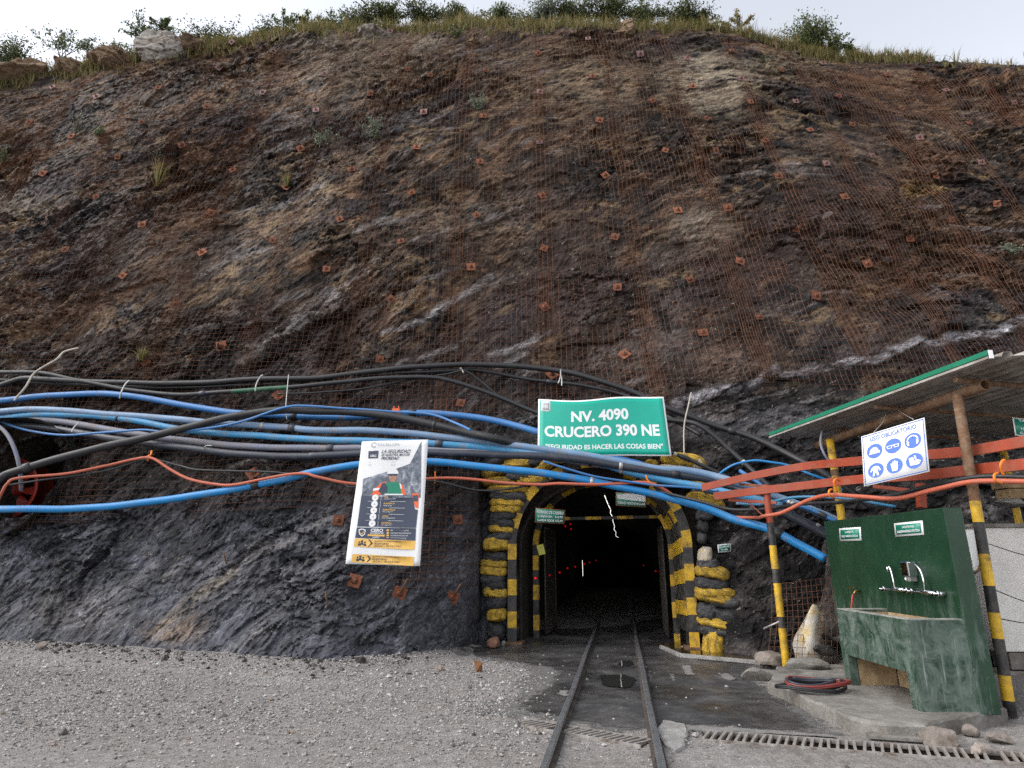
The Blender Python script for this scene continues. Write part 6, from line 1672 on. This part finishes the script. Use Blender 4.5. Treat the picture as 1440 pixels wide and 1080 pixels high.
put_stone(52, 910, 12, 8, "small tan stone on the gravel at the far left", 33, STONE_M, 0.1)
def torn_sack():
    V = []; nu, nv = 24, 16
    c = at_y(1143, 895, 8.9)
    for j in range(nv + 1):
        t = j / nv; r = 0.24 * (1 - 0.55 * t ** 1.6) * (0.75 + 0.25 * math.sin(min(1, t * 4) * math.pi / 2))
        for i in range(nu):
            a = 2 * math.pi * i / nu; q = 1 + 0.16 * math.sin(3 * a + t * 3) + 0.08 * math.sin(7 * a - t * 6)
            V.append((r * q * math.cos(a) + 0.10 * t * t, r * q * 0.7 * math.sin(a), 0.74 * t + 0.05 * math.sin(2 * a) * t))
    F = [(j * nu + i, j * nu + (i + 1) % nu, (j + 1) * nu + (i + 1) % nu, (j + 1) * nu + i) for j in range(nv) for i in range(nu)]
    V.append((0.10, 0, 0.70)); F2 = [(nv * nu + i, nv * nu + (i + 1) % nu, len(V) - 1) for i in range(nu)]
    me = bpy.data.meshes.new("torn_sack"); me.from_pydata(V, [], F + F2); me.materials.append(WSACK)
    for p in me.polygons: p.use_smooth = True
    o = link("torn_sack", me, None, on_z(1138, 928, 0.06)); o.rotation_euler = (0.05, 0.15, 0.3)
    tag(o, "torn dirty white sack with yellow patches leaning by the banded post", "sack")
torn_sack()
ccx = on_z(1135, 968, 0.15)
def coil(k, r, c, m, label):
    pts = []
    for i in range(61):
        a = 2 * math.pi * i / 30 + k; rr = r * (1 + 0.07 * math.sin(3 * a + k))
        pts.append(c + Vector((rr * math.cos(a), 0.62 * rr * math.sin(a), 0.015 * math.sin(2 * a + k) + i * 0.0005)))
    mb = MB(); mb.tube(pts, 0.013, 6); thing_mesh("cable_coil", mb, m, label, "cable coil", "cables coiled on the concrete step")
cc = on_z(1142, 968, 0.16)
coil(0.2, 0.36, cc, P_BLACK, "large black cable coil flat on the concrete step"); coil(1.1, 0.30, cc + Vector((0.04, 0.02, 0.03)), P_BLACK, "second black cable coil on the concrete step"); coil(2.0, 0.25, cc + Vector((-0.03, -0.02, 0.055)), P_DARK, "small upper cable coil on the concrete step"); coil(2.6, 0.33, cc + Vector((0.05, 0.0, 0.045)), mat("dull_red_cable", (0.20, 0.035, 0.03), 0.5, 0, 0.1, 8, bump=0), "dull red cable lying in the black coils")
wp = empty("loose_netting", at_y(1120, 930, 9.75), "loose rusty wire panel leaning on the rock behind the torn sack", "wire panel")
m = MB(); A, Bq, Cq, Dq = at_y(1078, 935, 9.7), at_y(1178, 940, 9.5), at_y(1168, 812, 9.95), at_y(1085, 822, 10.1)
for i in range(13):
    t = i / 12; m.tube([A.lerp(Bq, t), (A.lerp(Bq, t) + Dq.lerp(Cq, t)) / 2 + Vector((0.02, -0.05, 0)), Dq.lerp(Cq, t)], 0.004, 4, caps=False)
for i in range(15):
    t = i / 14; m.tube([A.lerp(Dq, t), (A.lerp(Dq, t) + Bq.lerp(Cq, t)) / 2 + Vector((0, -0.04, 0)), Bq.lerp(Cq, t)], 0.004, 4, caps=False)
tag(m.build("wires", RUST_WIRE, wp), kind="stuff")
m = MB(); m.tube([at_y(1074, 884, 9.2), at_y(1096, 874, 9.0)], 0.012, 6); thing_mesh("steel_bar", m, GALV_WIRE, "short pale steel rod poking out beside the banded post", "steel bar")

# ---------------------------------------------------------------- plants
def leaf_mat(name, stops, trans=0.25):
    k = NB(name); g = k.n("ShaderNodeNewGeometry")
    c = k.ramp(g.outputs["Random Per Island"], stops)
    k.set("Base Color", c); k.set("Roughness", 0.6)
    tr = k.n("ShaderNodeBsdfTranslucent"); k.l(c, tr.inputs[0])
    mx = k.n("ShaderNodeMixShader"); mx.inputs[0].default_value = trans
    k.l(k.b.outputs[0], mx.inputs[1]); k.l(tr.outputs[0], mx.inputs[2]); k.l(mx.outputs[0], k.out.inputs[0]); return k.m
L_DARK = leaf_mat("shrub_leaf_dark", [(0, (0.035, 0.050, 0.018)), (0.6, (0.085, 0.11, 0.036)), (1, (0.19, 0.19, 0.07))])
L_MID = leaf_mat("shrub_leaf_mid", [(0, (0.045, 0.065, 0.02)), (0.6, (0.09, 0.125, 0.04)), (1, (0.19, 0.20, 0.07))])
L_GREY = leaf_mat("shrub_leaf_grey", [(0, (0.09, 0.12, 0.08)), (0.6, (0.17, 0.20, 0.14)), (1, (0.27, 0.29, 0.20))])
L_GRASS = leaf_mat("grass_blade", [(0, (0.075, 0.085, 0.022)), (0.35, (0.15, 0.145, 0.042)), (0.7, (0.26, 0.20, 0.08)), (1, (0.38, 0.29, 0.14))], 0.4)
L_YEL = leaf_mat("yellow_flower", [(0, (0.5, 0.36, 0.03)), (1, (0.7, 0.55, 0.06))])
STEM = mat("shrub_stem", (0.075, 0.05, 0.032), 0.9, 0, 0.3, 9, bump=0.3)
def leaves_mesh(name, C, size, m, up=0.3, asp=2.2):
    n = len(C); d = RNG.normal(size=(n, 3)); d[:, 2] += up; d /= np.linalg.norm(d, axis=1)[:, None]
    s = np.cross(d, RNG.normal(size=(n, 3))); s /= np.linalg.norm(s, axis=1)[:, None] + 1e-9
    L = size * RNG.uniform(0.6, 1.3, n)[:, None]
    V = np.stack([C - d * L * 0.5, C + s * L * 0.5 / asp, C + d * L * 0.5, C - s * L * 0.5 / asp], 1).reshape(-1, 3)
    return np_mesh(name, V, np.arange(n * 4).reshape(n, 4), m)
def shrub(px, py, w, h, m, label, dens=900, leaf=0.075, Y=18.2, on_face=False, sparse=0.0, name="shrub", extra=None):
    if on_face:
        loc, nor = hit(px, py + h * 0.45); p = loc + Vector((0, -0.05, -0.05)) if loc else at_y(px, py, 15)
    else: p = at_y(px, py + h * 0.5, Y)
    s = (p - EYE).length * 0.93 / FPX; W, H = w * s / 2, h * s
    root = empty(name, p, label, "shrub", "shrubs along the top and on the rock face")
    C = []; st = MB(); k = max(9, int(dens / 100))
    for i in range(k):
        a = random.uniform(0, 2 * math.pi); q = random.random() ** 0.6
        tip = Vector((math.cos(a) * W * q, math.sin(a) * W * 0.6 * q, H * random.uniform(0.55, 1.08) * (1 - 0.35 * q * q)))
        mid = tip * 0.5 + Vector((random.uniform(-.1, .1) * W, 0, H * 0.06))
        st.tube([Vector((random.uniform(-.1, .1) * W, 0, -0.05)), mid, tip], [0.014, 0.009, 0.004], 4, caps=False)
        nl = int(dens / k * random.uniform(0.6, 1.4)); t = RNG.uniform(0.05 + sparse * 0.5, 1.08, nl)[:, None]
        base = np.array(mid) * 2 * t * (1 - t) + np.array(tip) * (t * t + 0.0)
        C.append(base + RNG.normal(size=(nl, 3)) * np.array([W, W * 0.7, H * 0.8]) * (0.115 if not sparse else 0.06))
    link("stems", st.mesh("stems", STEM), root)
    link("foliage", leaves_mesh("foliage", np.vstack(C), leaf, m), root)
    if extra: link("flowers", leaves_mesh("flowers", np.vstack(C)[::14] + np.array([0, -0.05, 0.1]), 0.07, extra), root)
sk = [(18, 68, 70, 46, L_DARK, "dark bushy shrub at the far left of the skyline", 1100, 0), (88, 52, 70, 50, L_MID, "sparse twiggy shrub on the skyline at the left", 260, .7), (150, 62, 60, 26, L_MID, "low green tuft shrub left of the pale boulder", 600, 0), (205, 30, 64, 36, L_MID, "spreading shrub on top of the pale boulder", 600, .4), (228, 22, 40, 26, L_MID, "light feathery sprig right above the pale boulder", 220, .7), (308, 40, 84, 34, L_DARK, "broad dark shrub right of the pale boulder", 1300, 0), (372, 32, 60, 30, L_DARK, "dark shrub between the boulder and the yellow flowers", 800, 0), (398, 16, 40, 40, L_MID, "tall thin twigs rising on the skyline left of the flowers", 220, .8), (430, 18, 40, 30, L_MID, "shrub with yellow flowers on the skyline", 500, .2), (462, 22, 50, 26, L_MID, "pale green shrub right of the yellow flowers", 700, 0), (513, 16, 64, 34, L_DARK, "dark shrub left of the gap in the skyline bushes", 1000, 0), (545, 10, 44, 34, L_DARK, "rounded dark shrub second from the skyline gap", 800, 0), (596, 10, 56, 30, L_DARK, "dense low shrub above the centre left of the cliff", 900, 0), (650, 12, 60, 26, L_DARK, "dark shrub above the tufted ledge", 900, 0), (700, 14, 50, 26, L_MID, "mid green shrub at the centre of the skyline", 700, 0), (760, 10, 60, 32, L_GREY, "grey green shrub at the centre right of the skyline", 900, 0), (806, 8, 64, 36, L_DARK, "thick dark shrub right of the grey green one", 1200, 0), (856, 4, 60, 36, L_DARK, "tall dark shrub cut by the top of the view", 1200, 0), (908, 8, 56, 32, L_MID, "mid green shrub above the tan outcrop", 900, 0), (962, 8, 60, 36, L_DARK, "dark shrub at the right end of the dense row", 1100, 0), (990, 18, 30, 18, L_DARK, "small dark shrub ending the row of bushes", 400, 0), (1040, 22, 40, 28, L_GRASS, "dry twiggy tuft alone on the falling skyline", 160, .8), (1138, 42, 62, 48, L_MID, "bright green bush alone on the right skyline", 1600, 0), (1172, 56, 40, 34, L_DARK, "darker bush leaning right of the bright green one", 800, .2), (1196, 62, 26, 16, L_DARK, "small low bush right of the bright green pair", 300, 0), (1278, 74, 20, 14, L_MID, "tiny tuft shrub on the right skyline", 120, .3)]
for x, y, w, h, m_, lab, d_, sp_ in sk: shrub(x, y + (13 if x < 480 else 7), w * 1.3, h * (0.68 if x < 480 else 0.85), m_, lab, int(d_ * 3.4), 0.10, sparse=sp_, extra=L_YEL if "yellow flowers on" in lab else None)
for x, y, w, h, m_, lab, d_ in [(530, 178, 52, 32, L_GREY, "grey green bush on the upper rock face left of centre", 500), (452, 190, 44, 28, L_GREY, "grey bush growing on the rock face, leftmost of the three", 420), (675, 144, 44, 24, L_GREY, "compact green bush high on the rock face at centre", 600), (1425, 348, 34, 14, L_GREY, "low grey bush on the rock at the right edge", 220), (107, 172, 16, 34, L_GREY, "thin pale plant on the upper left rock face", 90), (140, 184, 28, 14, L_MID, "small green tuft plant on the upper left rock face", 200), (6, 218, 18, 20, L_MID, "green plant on the rock at the left edge", 160), (640, 42, 34, 20, L_MID, "green cushion plant just below the skyline at centre", 420), (1075, 82, 18, 14, L_MID, "small green plant below the right skyline", 140), (222, 213, 40, 24, L_GREY, "faint dry shrub above the straw tuft at left", 120), (396, 590, 12, 10, L_MID, "tiny green sprig beside the pipes", 30)]:
    if "sprig beside" in lab: continue
    shrub(x, y, w, h, m_, lab, d_, 0.07, on_face=True)
def blades(P, N, L, spread, m, name):
    V = []
    for p, n, l in zip(P, N, L):
        a = RNG.uniform(0, 2 * np.pi, n); r = np.abs(RNG.normal(0, spread, n)); ln = l * RNG.uniform(0.5, 1.2, n)
        b = p + np.stack([np.cos(a) * 0.05, np.sin(a) * 0.05, np.zeros(n)], 1) * RNG.uniform(0, 1, (n, 1))
        d = np.stack([np.cos(a) * r, np.sin(a) * r - 0.1, np.ones(n)], 1); d /= np.linalg.norm(d, axis=1)[:, None]
        w = np.stack([-np.sin(a), np.cos(a), np.zeros(n)], 1) * 0.012
        m1 = b + d * ln[:, None] * 0.55; t = b + d * ln[:, None] + np.stack([np.cos(a) * r, np.sin(a) * r, -r], 1) * ln[:, None] * 0.35
        V.append(np.stack([b - w, b + w, m1 + w * 0.7, m1 - w * 0.7, t], 1))
    V = np.concatenate(V); n = len(V); V = V.reshape(-1, 3); i = np.arange(n)[:, None] * 5
    F = np.concatenate([i + np.array([0, 1, 2]), i + np.array([0, 2, 3]), i + np.array([3, 2, 4])])
    return np_mesh(name, V, F, m)
P = []
for k in range(2600):
    x = random.uniform(-19, 15); dz = abs(random.gauss(0, 0.38)) * (1.0 if x < 6 else 0.45)
    if float(fbm(np.array([x * 0.7]), np.array([dz]), 3, 808)[0]) < -0.25 and dz > 0.25: continue
    z = float(crest_z(x)) - dz
    loc, nor, i_, d_ = BVH.ray_cast(Vector((x, 4, z)), Vector((0, 1, 0)))
    if loc is not None and loc.y < 21: P.append(np.array(loc) + np.array([0, 0.02, -0.02]))
for k in range(1100):
    x = random.uniform(-19, 19); y = random.uniform(0.05, 1.6)
    loc, nor, i_, d_ = BVH.ray_cast(Vector((x, 17.6 + y, 30)), Vector((0, 0, -1)))
    if loc is not None: P.append(np.array(loc))
tag(link("grass", blades(P, [11] * len(P), [0.16 + 0.42 * random.random() ** 2 + 0.25 * max(0.0, float(vnoise(np.array([q[0] * 1.3]), np.array([q[1]]))[0])) for q in P], 0.45, L_GRASS, "grass")), "dry and green grass fringe hanging along the cliff top", "grass", None, "stuff")
for x, y, h, lab in ((222, 262, 34, "straw coloured grass tuft on the left rock face"), (404, 262, 20, "small yellow green grass tuft on the rock left of centre"), (200, 505, 18, "small grass tuft just above the black pipes at left")):
    loc, nor = hit(x, y); s = (loc - EYE).length / FPX
    me = blades([np.array((0, 0, 0))] * 3, [26] * 3, [h * s * 1.0] * 3, 0.42, L_GRASS, "grass_tuft")
    tag(link("grass_tuft", me, None, loc + Vector((0, -0.04, -0.05))), lab, "grass tuft", "grass tufts on the rock face")
PALE_ROCK = mat("pale_lichen_rock", (0.30, 0.275, 0.25), 0.9, 0, 0.35, 2.2, (0.12, 0.085, 0.06), 0.4, 1.3, 0.8, 5, 0.08)
TAN_ROCK = mat("tan_rock", (0.28, 0.195, 0.125), 0.9, 0, 0.35, 2.2, (0.11, 0.07, 0.045), 0.45, 1.3, 0.8, 5, 0.08)
def crest_rock(px, py, w, h, m, label, seed, Y=17.75):
    p = at_y(px, py + 14, Y); s = (p - EYE).length / FPX
    boulder("boulder", p, (w * s * 0.6, 0.8, h * s * 0.65), (0, random.uniform(-.3, .3), random.uniform(-.4, .4)), m, label, "boulder", "boulders along the cliff top", seed, 5, 0.95)
crest_rock(225, 62, 56, 40, PALE_ROCK, "large pale grey boulder on the skyline at the left", 101)
crest_rock(276, 58, 26, 22, TAN_ROCK, "small tan boulder right of the large pale one", 103)
crest_rock(160, 78, 50, 24, TAN_ROCK, "tan outcrop left of the large pale boulder", 105)
crest_rock(108, 90, 36, 24, TAN_ROCK, "tan outcrop below the twiggy shrub at left", 107)
crest_rock(40, 100, 60, 26, TAN_ROCK, "broad tan outcrop at the far left of the cliff top", 109)
crest_rock(878, 40, 40, 24, TAN_ROCK, "tan outcrop under the bushes right of centre", 111)
crest_rock(530, 48, 44, 18, PALE_ROCK, "pale ledge stone below the bushes left of centre", 113)
crest_rock(665, 56, 20, 14, TAN_ROCK, "small tan stone beneath the cushion plant", 115, 17.3)

# ---------------------------------------------------------------- gravel
def gravel():
    N = 220000
    x = RNG.uniform(-11.5, 1.8, N); y = RNG.uniform(4.2, 11.6, N)
    P = np.column_stack([x, y])
    keep = (np.abs(x) < 0.92 * y + 0.6)
    keep &= y < np.interp(x, BX, BY) + 0.15
    bedp = np.array(bed)
    inb = np.zeros(N)
    for _ in range(8):
        inb += in_poly(P + RNG.normal(0, 0.16, (1, 2)) + 0.12 * np.column_stack([fbm(x * 3, y * 3, 3, 31), fbm(x * 3, y * 3, 3, 37)]), [tuple(q) for q in bedp])
    inb /= 8
    dens = 0.5 + 0.5 * fbm(x * 0.9, y * 0.9, 4, 900)
    front = smooth(4.9, 6.6, y + 0.45 * x * 0.12)
    prob = (0.16 + 0.84 * front) * np.clip(0.12 + dens * 1.3, 0, 1)
    rut = np.exp(-((y - 6.3 - 0.25 * x + 0.5 * fbm(x * 0.4, y * 0.4, 2, 51)) / 0.45) ** 2) + np.exp(-((y - 8.2 - 0.1 * x) / 0.35) ** 2) * 0.6
    prob = prob * (1 - 0.5 * np.clip(rut, 0, 1)) * (1 - inb) ** 1.5 + 0.008
    prob = prob * (1 - smooth(-0.1, 0.9, x) * 0.8)
    for ch in (CH_L, CH_R): keep &= ~in_poly(P, [(q.x, q.y) for q in ch[4]])
    keep &= RNG.random(N) < prob
    x, y = x[keep], y[keep]
    # a thin scatter everywhere else in front of the rock
    M = 1800; x2 = RNG.uniform(-6, 6.5, M); y2 = RNG.uniform(4.4, 12, M); P2 = np.column_stack([x2, y2])
    k2 = y2 < np.interp(x2, BX, BY)
    for ch in (CH_L, CH_R): k2 &= ~in_poly(P2, [(q.x, q.y) for q in ch[4]])
    x = np.concatenate([x, x2[k2]]); y = np.concatenate([y, y2[k2]]); n = len(x)
    z = gz(np.column_stack([x, y]))
    s = np.clip(RNG.lognormal(-5.05, 0.50, n) * np.where(RNG.random(n) < 0.004, 2.6, 1.0), 0.003, 0.045)
    o = np.array([(1, 0, 0), (-1, 0, 0), (0, 1, 0), (0, -1, 0), (0, 0, 1), (0, 0, -1)], float)
    V = o[None] * RNG.uniform(0.65, 1.35, (n, 6, 1)) + RNG.uniform(-0.3, 0.3, (n, 6, 3))
    a = RNG.uniform(0, 2 * np.pi, n); ca, sa = np.cos(a), np.sin(a)
    V = V * s[:, None, None]; V[:, :, 2] *= 0.7
    X = V[:, :, 0] * ca[:, None] - V[:, :, 1] * sa[:, None]; Y = V[:, :, 0] * sa[:, None] + V[:, :, 1] * ca[:, None]
    V = np.stack([X + x[:, None], Y + y[:, None], V[:, :, 2] + (z + s * 0.35)[:, None]], -1).reshape(-1, 3)
    f = np.array([(0, 2, 4), (2, 1, 4), (1, 3, 4), (3, 0, 4), (2, 0, 5), (1, 2, 5), (3, 1, 5), (0, 3, 5)])
    F = (np.arange(n)[:, None, None] * 6 + f[None]).reshape(-1, 3)
    tag(link("gravel", np_mesh("gravel", V, F, GRAVEL_M)), "loose grey crushed gravel spread over the yard at the left", "gravel", None, "stuff")
gravel()

def scree():
    bases = [stone_geo(900 + i, 1, 0.7) for i in range(6)]
    V = []; F = []; b = 0
    for k in range(650):
        x = random.uniform(-10.5, -0.7) if random.random() < 0.8 else random.uniform(3.6, 5.6)
        y = float(np.interp(x, BX, BY)) - abs(random.gauss(0, 0.30)) + 0.10
        if x > 3.5: y = 10.2 - random.random() * 0.7
        s_ = min(0.10, random.lognormvariate(-4.0, 0.55)); v, f = bases[k % 6]
        a = random.uniform(0, 6.28); R = np.array([[math.cos(a), -math.sin(a), 0], [math.sin(a), math.cos(a), 0], [0, 0, 1]])
        z = float(gz(np.array([[x, y]]))[0])
        V.append(v @ R.T * s_ + np.array([x, y, z + s_ * 0.25])); F.append(f + b); b += len(v)
    tag(link("scree", np_mesh("scree", np.vstack(V), np.vstack(F), ROCK2)), "small broken rock fallen along the foot of the cliff", "scree", None, "stuff")
scree()
